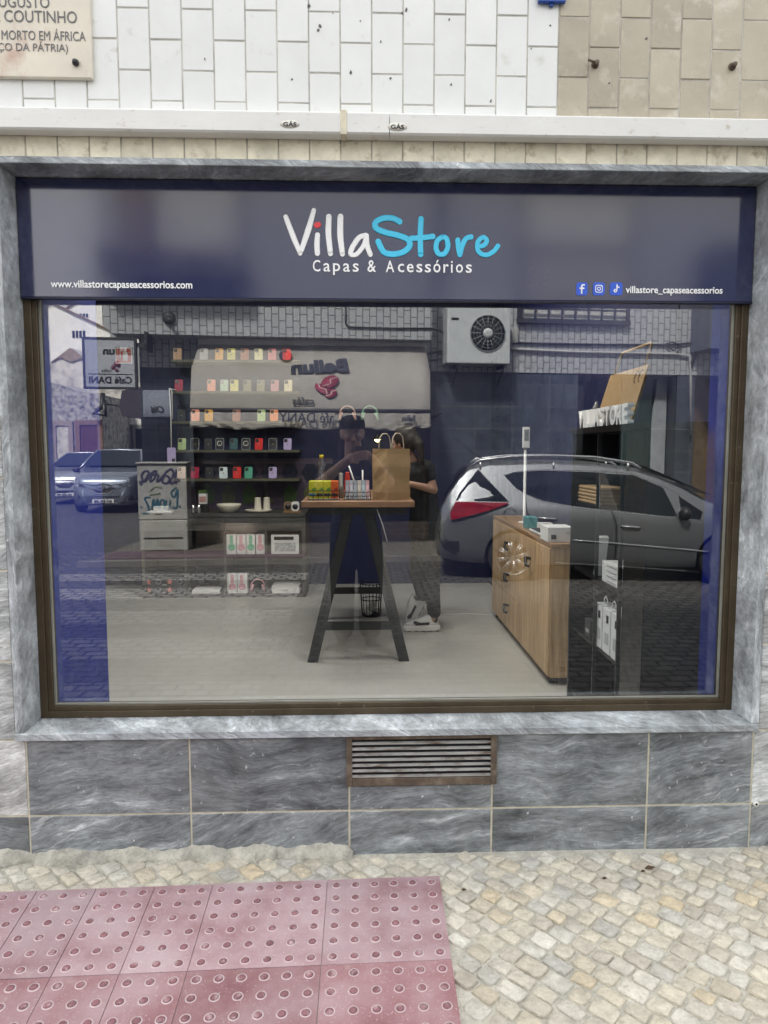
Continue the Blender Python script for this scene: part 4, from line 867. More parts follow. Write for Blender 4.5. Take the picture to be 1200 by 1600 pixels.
# lavender case hanging on a white cord
p = at(268, 712, 5.0); q = at(268, 607, 5.0)
hc = thing('hanging_case', 'lavender phone case hanging upside down on a white cord left of the boards', 'phone case', (p.x, 5.0, p.z-.08))
b = MB(); b.prism(rrect(p.x-.045, p.z-.075, p.x+.045, p.z+.085, .014), 4.995, 5.006); b.build('shell', CM['lavender'], hc, bevel=.002)
b = MB(); b.prism(rrect(p.x+.004, p.z-.066, p.x+.038, p.z-.03, .008), 4.991, 4.9948); b.build('camera_bump', bpy.data.materials['camera_glass'], hc)
b = MB(); b.tube([(p.x, 5.0, p.z+.08), (p.x+.004, 5.0, (p.z+q.z)/2+.05), (p.x-.004, 5.0, q.z)], .006, 6); b.tube([(p.x+.02, 5.0, q.z-.32), (p.x+.02, 5.0, q.z-.02), (p.x-.004, 5.0, q.z)], .005, 6); b.tube([(p.x-.004, 5.0, q.z), (p.x-.004, FB, q.z+.01)], .006, 6); b.build('cord', M['paper_white'], hc)
# hexagon panels with leaf-green diamonds on a mauve board under the lowest shelf
za, zb2 = at(300, 795, FB-.03).z, at(300, 716, FB-.03).z; xl, xr = at(296, 750, FB-.03).x, at(520, 750, FB-.03).x
hp = thing('hexagon_board', 'mauve wall board with dark hexagons and olive green diamonds above the cabinet', 'wall panel', ((xl+xr)/2, FB-.02, za))
b = MB(); b.box((xl, FB-.02, za), (xr, FB-.0005, zb2)); b.build('board', pm('mauve_board', (.075, .055, .085), .7), hp)
gm = [pm('leaf_green', (.05, .10, .015), .6, var=.3, scale=20), pm('olive_green', (.10, .11, .03), .6, var=.3, scale=20)]
for i in range(7):
    x = at(325+32*i, 740, FB-.03).x; z = at(325, 738, FB-.03).z; h = .095
    b = MB(); b.prism([(x+h*math.sin(R_(60*k+30)), z+h*1.15*math.cos(R_(60*k+30))) for k in range(6)], FB-.034, FB-.0205); b.build('hexagon', M['navy_matt'], hp)
    z2 = at(325, 771, FB-.03).z; s = random.choice((-1, 1))
    b = MB(); b.prism([(x-.07, z2-.12), (x+.06, z2-.10), (x+.08*s, z2+.02), (x-.01, z2+.11), (x-.075, z2+.02)], FB-.030, FB-.0206); b.build('diamond', gm[i % 2], hp)
# things on the cabinet top
def ctop(u, y=CY+.12): return at(u, 800, y).x
y = CY+.15; x = ctop(358, y); b = MB(); b.lathe([(.06, 0), (.08, .01), (.125, .075), (.128, .092), (.12, .09), (.075, .02), (.001, .015)], (x, y, zc2+.001), 28, cap=False); b.build('bowl', M['cream'], **lab('shallow cream bowl-shaped gadget on the dark display cabinet', 'bowl'))  # bowl shape stands for a lamp with wireless charger
x = ctop(404, y); b = MB(); b.lathe([(.07, 0), (.11, .004), (.145, .03), (.14, .032), (.1, .012), (.001, .01)], (0, 0, 0), 28, cap=False); b.xf(Matrix.Translation((x, y, zc2+.001)) @ Matrix.Diagonal((1, .7, 1, 1))); b.build('tray', M['cream'], **lab('oval cream tray carrying two cup-shaped gadgets on the cabinet', 'tray'))
for u, l in ((403, 'left of the two cream cup-shaped gadgets on the oval tray'), (417, 'right of the two cream cup-shaped gadgets on the oval tray')):
    x = ctop(u, y); b = MB(); b.lathe([(.042, .015), (.04, .02), (.03, .155), (.031, .16), (.026, .158), (.001, .154)], (x, y, zc2), 18, cap=False); b.build('cup_gadget', M['cream'], **lab(l, 'cup_gadget', 'cup-shaped gadgets on the oval tray'))  # cup shapes stand for lamp-and-charger goods
x = ctop(457, y); b = MB(); b.box((x-.095, y-.05, zc2+.001), (x+.095, y+.08, zc2+.014)); b.build('clock_stand', M['oak_top'], bevel=.002, **lab('thin oak base under two little clocks on the cabinet', 'stand'))
for u, mm, l in ((450, pm('brass_clock', (.25, .17, .1), .4, metal=.3), 'small brown clock at the left on the oak base'), (461.5, M['paper_white'], 'small white rounded clock at the right on the oak base')):
    x = ctop(u, y); t = thing('table_clock', l, 'clock', (x, y, zc2+.0145)); b = MB(); b.prism(rrect(x-.042, zc2+.0145, x+.042, zc2+.115, .025), y-.02, y+.03); b.build('clock_body', mm, t, bevel=.003)
    b = MB(); b.lathe([(.03, 0), (.028, .004)], (x, y-.0201, zc2+.062), 18, ax='y'); b.build('clock_face', M['black'], t)
x = ctop(316, y); b = MB(); b.box((x-.04, y+.03, zc2+.001+.09), (x+.04, y+.1, zc2+.20)); b.box((x-.035, y+.0285, zc2+.11), (x+.035, y+.0299, zc2+.17), 1); b.box((x-.04, y+.03, zc2+.2005), (x+.04, y+.1, zc2+.235), 2); b.box((x-.05, y+.02, zc2+.001), (x+.05, y+.11, zc2+.09), 3)
b.build('earphone_pack', [M['paper_white'], pm('pack_print', (.5, .28, .25), .5), gm[0], M['steel_black']], **lab('white pack with green top standing on a black block on the cabinet', 'pack'))
for u, l in ((302, 'left of the two shiny metal flasks on the cabinet'), (311, 'right of the two shiny metal flasks on the cabinet')):
    x = ctop(u, y-.06); b = MB(); b.lathe([(.028, 0), (.030, .01), (.026, .05), (.02, .08), (.012, .09)], (x, y-.06, zc2+.001), 16); b.build('metal_flask', pm('chrome', (.7, .7, .7), .15, metal=1), **lab(l, 'flask', 'metal flasks on the cabinet'))
x = ctop(253, y); b = MB(); b.box((x-.14, y-.06, zc2+.001), (x+.11, y+.08, zc2+.02)); b.box((x-.08, y-.03, zc2+.0205), (x+.07, y+.05, zc2+.07)); b.build('charger_tray', M['paper_white'], bevel=.004, **lab('white charging tray at the left end of the cabinet top', 'tray'))
# goods in the bays
def bayx(u, y=CY+.1): return at(u, 850, y).x
pinkm = pm('pink_print', (.68, .36, .42), .5); greenm = pm('green_print', (.16, .46, .30), .5)
def hp_box(u, z, mm, l, h=.21, w=.11):
    x = bayx(u, CY+.03); t = thing('headphone_carton', l, 'carton', (x, CY+.08, z), group='headphone cartons in the cabinet')
    b = MB(); b.box((x-w/2, CY+.03, z), (x+w/2, CY+.11, z+h)); b.build('carton', M['paper_white'], t, bevel=.0015)
    b = MB(); b.lathe([(.038, 0), (.036, .0015), (.018, .0018), (.016, .0008)], (x, CY+.0299, z+.075), 18, ax='y'); b.box((x-.02, CY+.0282, z+.115), (x+.015, CY+.0298, z+.2)); b.build('picture', mm, t)
for u, mm, l in ((362, greenm, 'white carton with green headphones, left end of the upper row'), (377, pinkm, 'white carton with pink headphones between two green ones'), (392, greenm, 'white carton with green headphones between two pink ones'), (406.5, pinkm, 'white carton with pink headphones, right end of the upper row')): hp_box(u, zmid+.001, mm, l)
for u, mm, l in ((362, pinkm, 'white carton with pink headphones, left one on the bottom'), (377, pinkm, 'white carton with pink headphones, beside the loose headphones')): hp_box(u, .036, mm, l)
def headphones(c, mm, label, r=.075):
    t = thing('headphones', label, 'headphones', c); c = Vector(c)
    b = MB(); b.tube([c+Vector((r*math.cos(R_(a)), 0, .055+r*1.12*math.sin(R_(a)))) for a in range(-10, 200, 15)], .008, 8); b.build('headband', mm, t)
    for s in (-1, 1):
        b = MB(); b.lathe([(.025, -.014), (.040, -.012), (.042, 0), (.036, .014), (.02, .016)], (0, 0, 0), 16, ax='x'); b.xf(Matrix.Translation(c+Vector((s*r*.86, 0, .042))) @ Matrix.Rotation(R_(-s*22), 4, 'Y') @ Matrix.Diagonal((1, .8, 1.15, 1))); b.build('ear_cup', mm, t)
x = bayx(402, CY+.1); headphones((x, CY+.10, .036), pm('pink_plastic', (.72, .42, .45), .4), 'pink headphones standing on the bottom of the cabinet')
for u, mm, l in ((543, pm('blush_plastic', (.80, .52, .46), .4), 'blush pink headphones hung on the back wall above the bottle'), (578, pm('mint_plastic', (.36, .62, .46), .4), 'mint green headphones hung on the back wall')):
    p = at(u, 656, FB-.12); headphones((p.x, FB-.12, p.z), mm, l, .088)
    b = MB(); b.tube([(p.x, FB, p.z+.135), (p.x, FB-.16, p.z+.14)], .006, 8); b.build('wall_peg', M['steel_black'], **lab('black peg carrying the %s headphones' % ('blush' if u < 560 else 'mint'), 'peg', 'wall pegs'))
x = bayx(446.5); b = MB(); b.box((x-.145, CY+.03, zmid+.001), (x+.145, CY+.2, zmid+.205)); b.box((x-.115, CY+.0285, zmid+.15), (x+.09, CY+.0299, zmid+.185), 1); b.box((x-.11, CY+.0285, zmid+.03), (x+.11, CY+.0299, zmid+.12), 2)
b.build('keyboard_carton', [M['paper_white'], M['black'], pm('carton_picture', (.40, .41, .42), .5, var=.4, scale=40)], bevel=.002, **lab('wide white carton with grey picture at the right of the cabinet', 'carton'))
x = bayx(446.5); b = MB(); b.box((x-.145, CY+.02, .036), (x+.145, CY+.3, .115)); b.box((x-.03, CY+.0185, .07), (x+.03, CY+.0199, .075), 1); b.build('low_carton', [M['paper_white'], M['black']], bevel=.002, **lab('flat white carton on the bottom right of the cabinet', 'carton'))
x = bayx(322.5); b = MB(); b.box((x-.145, CY+.02, .036), (x+.145, CY+.25, .078)); b.build('low_carton', M['paper_white'], bevel=.002, **lab('flat long white carton in the second bay from the left', 'carton'))
x = bayx(344); b = MB(); b.box((x-.055, CY+.28, .036), (x+.055, CY+.36, .16)); b.build('grey_carton', pm('greyish_card', (.3, .31, .28), .6), bevel=.002, **lab('small grey carton behind the flat white one in the cabinet', 'carton'))
for i, (u, z, l) in enumerate(((244, .12, 'upper left'), (277, .12, 'upper right'), (244, .036, 'lower left'), (277, .036, 'lower right'))):
    x = bayx(u); t = thing('toy_pack', 'dark pack with a coral star, %s of the four in the left bay' % l, 'pack', (x, CY+.08, z), group='dark packs in the left bay')
    b = MB(); b.box((x-.13, CY+.04, z), (x+.13, CY+.12, z+.082)); b.build('pack', pm('dark_pack', (.05, .052, .055), .4), t, bevel=.002)
    b = MB(); q = []; 
    for k in range(10): a = R_(36*k); rr = .034 if k % 2 == 0 else .017; q.append((x-.075+rr*math.sin(a), z+.045+rr*math.cos(a)))
    b.prism(q, CY+.037, CY+.0398); b.build('star', pm('coral_print', (.75, .25, .2), .5), t)
    b = MB(); b.tube([(x+.03+.025*math.cos(k*.524), CY+.0375, z+.045+.025*math.sin(k*.524)) for k in range(13)], .002, 5); b.box((x+.07, CY+.0385, z+.008), (x+.115, CY+.0399, z+.018)); b.build('print', pm('pale_print', (.45, .45, .45), .5), t)
# ================================================================ across the street (seen in the window)
TH = math.atan(.10); FWM = Matrix.Translation((0, -9.05, 0)) @ Matrix.Rotation(-TH, 4, 'Z'); FINV = FWM.inverted()
FN = (FWM.to_3x3() @ Vector((0, 1, 0)))
def fac(u, v, off=0):                     # (along, up) on the house front, 'off' metres out into the street
    d = mray(u, v); P0 = FWM @ Vector((0, off, 0)); t = (P0-MC).dot(FN)/d.dot(FN); q = FINV @ (MC+d*t); return q.x, q.z
def fs_(u, off=0, v=600): return fac(u, v, off)[0]
def fz_(v, off=0, u=600): return fac(u, v, off)[1]
FACE = lambda x, z, off: FWM @ Matrix.Translation((x, off, z)) @ Matrix.Rotation(math.pi, 4, 'Z')   # lettering facing the street
M['far_tile'] = bricky('grey_white_tile', (.40, .415, .43), (.37, .385, .40), (.13, .13, .13), .2025, .1095, .010, rot=(R_(90), 0, R_(90)), bump=.15, rough=.3, dist=0, var=.05)
M['dark_marble'] = bricky('dark_slab_marble', (.06, .072, .09), (.042, .052, .066), (.12, .12, .12), .66, .38, .006, rot=(R_(90), 0, 0), bump=.05, rough=.35, offset=0, dist=0, var=.45, nscale=3)
M['plaster'] = pm('white_plaster', (.86, .85, .82), .9, var=.06, scale=2, stain=((.45, .43, .38), 3, .58, .8), bump=.2, bscale=12)
M['plaster_worn'] = pm('weathered_plaster', (.72, .69, .64), .95, var=.15, scale=2.5, stain=((.22, .20, .18), 2.2, .45, .7), bump=.5, bscale=9)
M['plaster_rough'] = pm('crumbling_wall', (.46, .45, .44), .95, var=.25, scale=5, stain=((.12, .115, .115), 6, .45, .62), bump=.9, bscale=10)
M['pink_stone'] = pm('pinkish_stone', (.33, .27, .25), .85, var=.12, scale=5)
M['brown_door'] = pm('brown_door', (.10, .035, .03), .5, var=.15, scale=4, stretch=(6, 6, 1))
M['window_dark'] = pm('dark_window_glass', (.012, .014, .02), .06, var=.1)
M['iron'] = pm('dark_iron', (.03, .03, .033), .5, var=.2)
M['roof_tile'] = pm('terracotta', (.22, .15, .11), .85, var=.2, scale=10)
M['calc_far2'] = bricky('far_calcada', (.17, .155, .13), (.13, .12, .105), (.06, .055, .05), .09, .085, .01, rot=(0, 0, R_(45)), bump=.8, dist=.02)
sw_ = MB(); k0, k1 = ky(-3.6), ky(60)
sw_.add([(-3.75, ky(-3.75), -.004), (60, k1, -.004), (60, fx(60)-.6, -.004), (-3.75, fx(-3.75)-.6, -.004)], [(0, 1, 2, 3)]); sw_.build('far_pavement', M['calc_far2'], kind='structure')
kb2 = MB(); kb2.prism([(-3.9, ky(-3.9)+.12), (60, k1+.12), (60, k1-.0), (-3.9, ky(-3.9))], -.3, .0, ax='z'); kb2.build('far_kerb', pm('dark_kerb', (.14, .135, .125), .85, var=.2), kind='structure')
tp2 = MB(); tp2.box((-3.7, ky(-2.5)-.75, -.003), (-.8, ky(-2.5)-.02, .006)); tp2.build('far_tactile_paving', pm('far_red_slab', (.085, .055, .068), .8, var=.25, scale=3), kind='structure')
cafe = thing('cafe_building', 'grey tiled building across the street with dark marble ground floor and an awning', 'building', (0, -9.05, 0), -TH)
def fp(mb, name, mat, par=cafe, **k): mb.W = FWM; return mb.build(name, mat, par, **k)
sL, sC, sR = fs_(219), fs_(300), 16.0
so0, so1 = fs_(160, .55, 500), fs_(675, .55, 500); zso = fac(430, 526, .55)[1]; zmr = fac(860, 583, 0)[1]; HT = 7.6
b = MB(); b.prism([(so0+.12, zso), (so1, zso), (so1, HT), (so0, HT), (so0, zso+.12)], .0, .55); b.box((so0, -9, zso+.3), (so1, -.001, HT)); fp(b, 'upper_wall', M['far_tile'])
b = MB(); b.box((so1+.001, -9, zmr), (sR, .02, HT)); b.box((sL, -.3, zmr), (sC+.25, .005, zso+.29)); fp(b, 'upper_wall', M['far_tile'])
b = MB(); b.box((sL, -9, -.3), (sC, 0, zmr-.001)); fp(b, 'marble_wall', M['dark_marble'])
sD0, sD1, sP1 = fs_(903), fs_(1058), fs_(1086)
sE = fs_(673)
b = MB(); b.box((sE, -3, -.3), (sD0, 0, zmr-.001)); b.box((sD1, -3, -.3), (sP1, 0, zmr-.001)); b.box((fs_(1150), -3, -.3), (sR, 0, zmr-.001)); fp(b, 'marble_wall', M['dark_marble'])
# café front: dark glazing over a low brick base
zbs = fac(500, 818, 0)[1]
b = MB(); b.box((sC+.001, -.45, -.3), (sE-.001, -.05, zbs)); fp(b, 'brick_base', bricky('worn_brick', (.24, .17, .13), (.19, .16, .14), (.25, .23, .2), .22, .09, .012, rot=(R_(90), 0, 0), bump=.5, dist=.01))
b = MB(); b.box((sC+.001, -.30, zbs), (sE-.001, -.24, zso+.28)); fp(b, 'shop_glazing', M['window_dark'])
b = MB()
for s in (sC+.03, sC+1.15, sC+2.4, sE-.75, sE-.06): b.box((s-.03, -.24, zbs), (s+.03, -.2, zso+.28))
b.box((sC, -.24, zbs+1.0), (sE, -.201, zbs+1.05)); fp(b, 'glazing_frame', M['iron'])
b = MB(); b.box((sD0, -1.2, -.05), (sD1, -1.15, zmr)); fp(b, 'door_recess', M['window_dark'])
b = MB(); s = fs_(985); b.box((s, -.35, 0), (sD1-.3, -.3, zmr-.01)); fp(b, 'curtain', pm('dark_green_panel', (.025, .045, .045), .5, var=.2, scale=3, stretch=(8, 8, .5)))
b = MB(); b.prism([(sD1-.3, .02), (sD1-.02, .02), (sD1-.02, zmr-.02), (sD1-.2, zmr-.02), (sD1-.34, 1.7)], -.34, -.30); fp(b, 'light_panel', pm('pale_grey_sheet', (.3, .32, .34), .6, var=.2))
b = MB(); b.box((sP1, -.5, 0), (fs_(1150), -.4, zmr-.002)); fp(b, 'side_door', pm('brown_panel', (.12, .085, .05), .5, var=.2))
# upper windows: barred one on the right, dark one with balcony plate on the left
s0, s1, z0 = fs_(810), fs_(973), fac(890, 500, .02)[1]; z1 = fac(890, 300, .02)[1]
wn = fp(MB().box((s0-.06, .0, z0-.08), (s1+.06, .11, z0)).box((s0-.05, .0, z0), (s0, .09, z1)).box((s1, .0, z0), (s1+.05, .09, z1)).box((s0-.05, .0, z1), (s1+.05, .09, z1+.06)), 'window', M['iron'])
b = MB(FWM); b.box((s0, .021, z0+.0), (s1, .04, z1)); b.build('shutter', pm('pale_shutter', (.5, .5, .47), .6, var=.05), wn)
b = MB(FWM)
for i in range(9): b.box((s0+(s1-s0)*i/8-.014, .10, z0), (s0+(s1-s0)*i/8+.014, .125, z0+1.15))
b.box((s0, .1001, z0+1.15), (s1, .1249, z0+1.2)); b.box((s0, .1001, z0+.14), (s1, .1249, z0+.17)); b.build('railing', M['iron'], wn)
s0, s1 = fs_(250, .55), fs_(385, .55); z0, z1 = fac(300, 437, .55)[1], fac(300, 290, .55)[1]
wn = fp(MB().box((s0, .55, z0), (s1, .62, z1)), 'window', M['iron']); b = MB(FWM); b.box((s0+.06, .621, z0+.06), (s1-.06, .63, z1-.06)); b.build('shutter', bpy.data.materials['pale_shutter'], wn)
s0, s1 = fs_(158, .55), fs_(385, .55); b = MB(); b.box((s0+.1, .551, fac(300, 438, .55)[1]-.1), (s1, .9, fac(300, 402, .55)[1])); fp(b, 'balcony', pm('dark_balcony', (.07, .07, .085), .7))
b = MB(); b.box((fs_(203, .55), .551, fac(300, 405, .55)[1]), (fs_(246, .55), .75, HT)); fp(b, 'chimney_breast', pm('brown_render', (.19, .14, .12), .9))
b = MB(); b.box((fs_(1090, .3), .021, fac(1100, 548, .3)[1]), (fs_(1090, .3)+3, .6, fac(1100, 390, .3)[1])); fp(b, 'balcony', pm('blue_grey_render', (.07, .08, .12), .8))
# pipes and cables along the front
def fpt(u, v, off): s, z = fac(u, v, off); return FWM @ Vector((s, off, z))
b = MB(); b.tube([fpt(798, 545, .06), fpt(900, 550, .06), fpt(1055, 553, .06), fpt(1076, 556, .06), fpt(1079, 580, .06), fpt(1079, 680, .06)], .022, 8); b.build('wall_pipe', pm('grey_pipe', (.4, .4, .4), .5), **lab('grey conduit pipe running along the tiles right of the air conditioner', 'pipe'))
b = MB(); b.tube([fpt(792, 535, .05), fpt(900, 538, .05), fpt(1040, 539, .05), fpt(1080, 536, .05), fpt(1145, 520, .08)], .018, 6); b.tube([fpt(1040, 538, .06), fpt(1052, 548, .07), fpt(1064, 540, .06), fpt(1050, 534, .06), fpt(1040, 538, .06)], .014, 6)
b.tube([fpt(1090, 537, .06), fpt(1110, 530, .12), fpt(1135, 548, .15), fpt(1120, 550, .12), fpt(1095, 541, .06)], .016, 6); b.tube([fpt(1095, 540, .06), fpt(1084, 560, .05), fpt(1079, 575, .05)], .03, 6)
b.build('cable_bundle', M['black'], **lab('black looped cable bundle on the tiles at the far right', 'cables'))
b = MB(); b.tube([fpt(540, 475, .57), fpt(540, 505, .57), fpt(545, 511, .57), fpt(620, 513, .57), fpt(673, 513, .57), fpt(698, 521, .05)], .014, 6); b.build('wall_cable', M['black'], **lab('thin black cable on the tiles left of the air conditioner', 'cable'))
b = MB(); b.tube([fpt(670, 552, .02), fpt(690, 548, .05), fpt(700, 540, .10)], .02, 6); b.tube([fpt(672, 563, .02), fpt(688, 560, .05), fpt(702, 545, .10)], .014, 6); b.build('coolant_hose', pm('pale_hose', (.3, .3, .3), .6), **lab('pale hoses between the awning and the air conditioner', 'hose'))
b = MB(FWM); s, z = fac(264, 497, .56); b.lathe([(.10, 0), (.09, .05), (.05, .06)], (0, 0, 0), 12, ax='y'); b.xf(Matrix.Rotation(math.pi, 4, 'Z')); b.xf(Matrix.Translation((s, .551, z))); b.tube([(s, .6, z), (s, .66, z-.03), (s+.06, .70, z-.06)], .03, 8); b.build('wall_lamp', M['iron'], **lab('small dark round fitting high on the tiles above the dark pillar', 'fitting'))
b = MB(FWM); s, z = fac(803, 524, .03); b.box((s-.07, .021, z-.14), (s+.05, .11, z+.1)); b.build('meter_box', pm('old_box', (.34, .34, .32), .6), bevel=.01, **lab('small grey junction box just right of the air conditioner', 'box'))
# air conditioner
a0, a1 = fac(699, 478, .45), fac(797, 569, .45); ac = thing('air_conditioner', 'white air conditioner unit with dark round fan grille on the tiled wall', 'air conditioner', FWM @ Vector(((a0[0]+a1[0])/2, .25, a1[1])), -TH)
acm = pm('ac_white', (.50, .53, .54), .45, var=.04)
b = MB(FWM); b.box((a0[0], .10, a1[1]), (a1[0], .45, a0[1])); b.build('casing', acm, ac, bevel=.02, seg=2)
fcx, fcz = fac(762, 521, .45); fr = abs(fac(762, 492, .45)[1]-fcz)
b = MB(FWM); b.lathe([(fr, 0), (fr*.98, .008)], (0, 0, 0), 32, ax='y'); b.xf(Matrix.Translation((fcx, .455, fcz))); b.build('fan_well', M['dark_void'], ac)
b = MB(FWM)
for rr in (.98, .8, .62, .45): b.tube([(fcx+fr*rr*math.cos(k*math.pi/16), .462, fcz+fr*rr*math.sin(k*math.pi/16)) for k in range(33)], .008 if rr > .9 else .004, 5)
for k in range(16): a = k*math.pi/8; b.tube([(fcx+fr*.25*math.cos(a), .465, fcz+fr*.25*math.sin(a)), (fcx+fr*.98*math.cos(a), .462, fcz+fr*.98*math.sin(a))], .007, 5)
b.build('fan_grille', pm('grey_grille', (.22, .25, .26), .5), ac)
b = MB(FWM); b.lathe([(fr*.28, 0), (fr*.26, -.02), (fr*.15, -.03), (.001, -.032)], (0, 0, 0), 20, ax='y', cap=False); b.xf(Matrix.Translation((fcx, .47, fcz))); b.build('fan_hub', acm, ac)
b = MB(FWM); s, z = fac(711, 498, .45); b.box((s-.06, .451, z-.018), (s+.06, .457, z+.018)); b.build('badge', M['black'], ac)
for u in (714, 785):
    s = fs_(u, .3, 570); b = MB(FWM); b.box((s-.02, .021, a1[1]-.05), (s+.02, .42, a1[1]-.001)); b.tube([(s, .03, a1[1]-.3), (s, .38, a1[1]-.05)], .014, 6); b.build('bracket', M['iron'], ac)
# café sign hanging under the ledge
c0, c1 = fac(134, 604, .9), fac(209, 531, .9); sgn = thing('cafe_sign', 'grey hanging cafe light box sign with a coffee bean emblem and black lettering', 'sign', FWM @ Vector(((c0[0]+c1[0])/2, .9, c0[1])), -TH)
b = MB(FWM); b.box((c0[0], .82, c0[1]), (c1[0], .9, c1[1])); b.build('sign_box', pm('sign_grey', (.36, .38, .42), .5, var=.03), sgn); W_, H_ = c1[0]-c0[0], c1[1]-c0[1]
b = MB(FWM); e = .03
for p, q in (((c0[0]-e, c0[1]-e), (c1[0]+e, c0[1])), ((c0[0]-e, c1[1]), (c1[0]+e, c1[1]+e)), ((c0[0]-e, c0[1]), (c0[0], c1[1])), ((c1[0], c0[1]), (c1[0]+e, c1[1]))): b.box((p[0], .81, p[1]), (q[0], .91, q[1]))
b.build('sign_rim', M['iron'], sgn); b = MB(FWM); s = c1[0]+.18; b.box((c1[0]+e, .84, c1[1]-.1), (s, .88, c1[1]-.05)); b.box((s-.04, .4, c1[1]-.12), (s, .88, zso-.01)); b.build('sign_arm', M['iron'], sgn)
b = MB(FWM); b.box((c0[0]+.05*W_, .901, c0[1]+.26*H_), (c1[0]-.05*W_, .904, c0[1]+.275*H_)); b.build('rule', M['black'], sgn)
text('lettering', 'Café DANI', M['black'], sgn, FACE(c0[0]+.94*W_, c0[1]+.07*H_, .901), .87*W_, .15*H_, .003, bold=.03)
text('lettering', 'cafés', M['iron'], sgn, FACE(c0[0]+.53*W_, c0[1]+.31*H_, .901), .20*W_, .075*H_, .003)
text('lettering', 'Bellun', M['black'], sgn, FACE(c0[0]+.97*W_, c0[1]+.68*H_, .901), .60*W_, .16*H_, .003, bold=.04)
def bean(par, s, z, h, off, mat):        # three coffee beans: the emblem of the roaster
    b = MB(FWM)
    for dx, dz, rx, rz, an in ((.16, .22, .24, .34, -35), (-.20, -.02, .17, .30, 30), (.06, -.30, .15, .24, -45)):
        M2 = Matrix.Translation((s+dx*h, off, z+dz*h)) @ Matrix.Rotation(R_(an), 4, 'Y'); k = len(b.v); b.lathe([(1, 0), (.96, .004)], (0, 0, 0), 20, ax='y')
        b.xf(M2 @ Matrix.Diagonal((rx*h, -1, rz*h, 1)), k)
    return b.build('bean_emblem', mat, par)
bean(sgn, c0[0]+.62*W_, c0[1]+.43*H_, .24*H_, .9015, pm('plum_print', (.12, .03, .07), .6))
# ice cream board and the dark pillar
d0, d1 = fac(224, 652, .03), fac(267, 610, .03); ol = thing('ice_board', 'pale blue ice cream board with heart swirl on the dark marble pillar', 'sign', FWM @ Vector(((d0[0]+d1[0])/2, .02, d0[1])), -TH)
b = MB(FWM); b.box((d0[0], .003, d0[1]), (d1[0], .03, d1[1])); b.build('board', pm('pale_blue_board', (.26, .29, .36), .5, var=.05), ol, bevel=.01)
text('lettering', 'Olá', M['black'], ol, FACE(d0[0]+.74*(d1[0]-d0[0]), d0[1]+.16*(d1[1]-d0[1]), .0315), .50*(d1[0]-d0[0]), .26*(d1[1]-d0[1]), .002, shear=.3, bold=.03)
b = MB(FWM); hx, hz, hr = (d0[0]+d1[0])/2, d0[1]+.66*(d1[1]-d0[1]), .10
for k in (1, .62): strokes(b, [[(hx, hz-hr*k), (hx-hr*k*1.2, hz+.2*hr*k), (hx-hr*k*.6, hz+hr*k), (hx, hz+.5*hr*k), (hx+hr*k*.6, hz+hr*k), (hx+hr*k*1.2, hz+.2*hr*k), (hx, hz-hr*k)]], .014)
b.xf(Matrix.Translation((0, .031, 0))); b.build('swirl', pm('pale_swirl', (.36, .39, .46), .5), ol)
# awning: sloping cloth, straight front edge and a hanging valance
aw = thing('awning', 'grey beige cloth awning with lettering and red coffee beans over the cafe front', 'awning', FWM @ Vector((0, .6, 2.2)), -TH)
def fo(u, v, off): s, z = fac(u, v, off); return (s, off, z)
tL, tR, mL, mR, bL, bR = fo(312, 537, .30), fo(664, 541, .30), fo(299, 575, .75), fo(672, 583, .75), fo(297, 640, 1.5), fo(672, 642.5, 1.5)
cloth = pm('awning_cloth', (.29, .275, .255), .85, var=.07, scale=2.5, stain=((.25, .23, .19), 3, .5, .75), bump=.15, bscale=6)
def quadgrid(b, rows_, nx, wob=0):
    k = len(b.v); vs = []; n = len(rows_)
    for (A, B) in rows_:
        for i in range(nx+1):
            t = i/nx; p = Vector(A).lerp(Vector(B), t); vs.append(p)
    b.add(vs, [(j*(nx+1)+i, j*(nx+1)+i+1, (j+1)*(nx+1)+i+1, (j+1)*(nx+1)+i) for j in range(n-1) for i in range(nx)], 0, True)
b = MB(FWM); quadgrid(b, [(tL, tR), (mL, mR), (bL, bR)], 24)
for q in b.v: q.z += random.uniform(-.006, .006)
cl_ = b.build('cloth', cloth, aw); cl_.modifiers.new('t', 'SOLIDIFY').thickness = .008
b = MB(FWM); b.add([tL, mL, bL, (bL[0], .25, bL[2]+.2), (tL[0], .05, tL[2]-.05)], [(0, 1, 2, 3, 4)]); b.add([tR, mR, bR, (bR[0], .25, bR[2]+.2), (tR[0], .05, tR[2]-.05)], [(0, 1, 2, 3, 4)]); s_ = b.build('side_cloth', cloth, aw); s_.modifiers.new('t', 'SOLIDIFY').thickness = .006
b = MB(FWM); b.box((tL[0]-.03, .12, tL[2]-.04), (tR[0]+.03, .31, tL[2]+.10)); b.build('cassette', pm('awning_case', (.55, .54, .52), .5), aw, bevel=.02)
b = MB(FWM); b.tube([bL, bR], .028, 8); b.build('front_rail', M['iron'], aw)
b = MB(FWM); nx = 90; rw = []
vb = [fo(297, 669, 1.5)[2], fo(672, 671, 1.5)[2]]; vs = []
for j in range(7):
    for i in range(nx+1):
        t = i/nx; x = bL[0]+(bR[0]-bL[0])*t; zt_ = bL[2]+(bR[2]-bL[2])*t-.02; zb_ = vb[0]+(vb[1]-vb[0])*t+.02*math.sin(t*21); f = j/6
        e_ = max(math.exp(-((t-.12)/.12)**2), math.exp(-((t-.9)/.12)**2)); ph = (t*95+f*16*(1 if t > .5 else -1))
        vs.append((x, 1.505+.05*f*e_*math.sin(ph)+.014*f*math.sin(t*70)+.03*f, zt_*(1-f)+zb_*f))
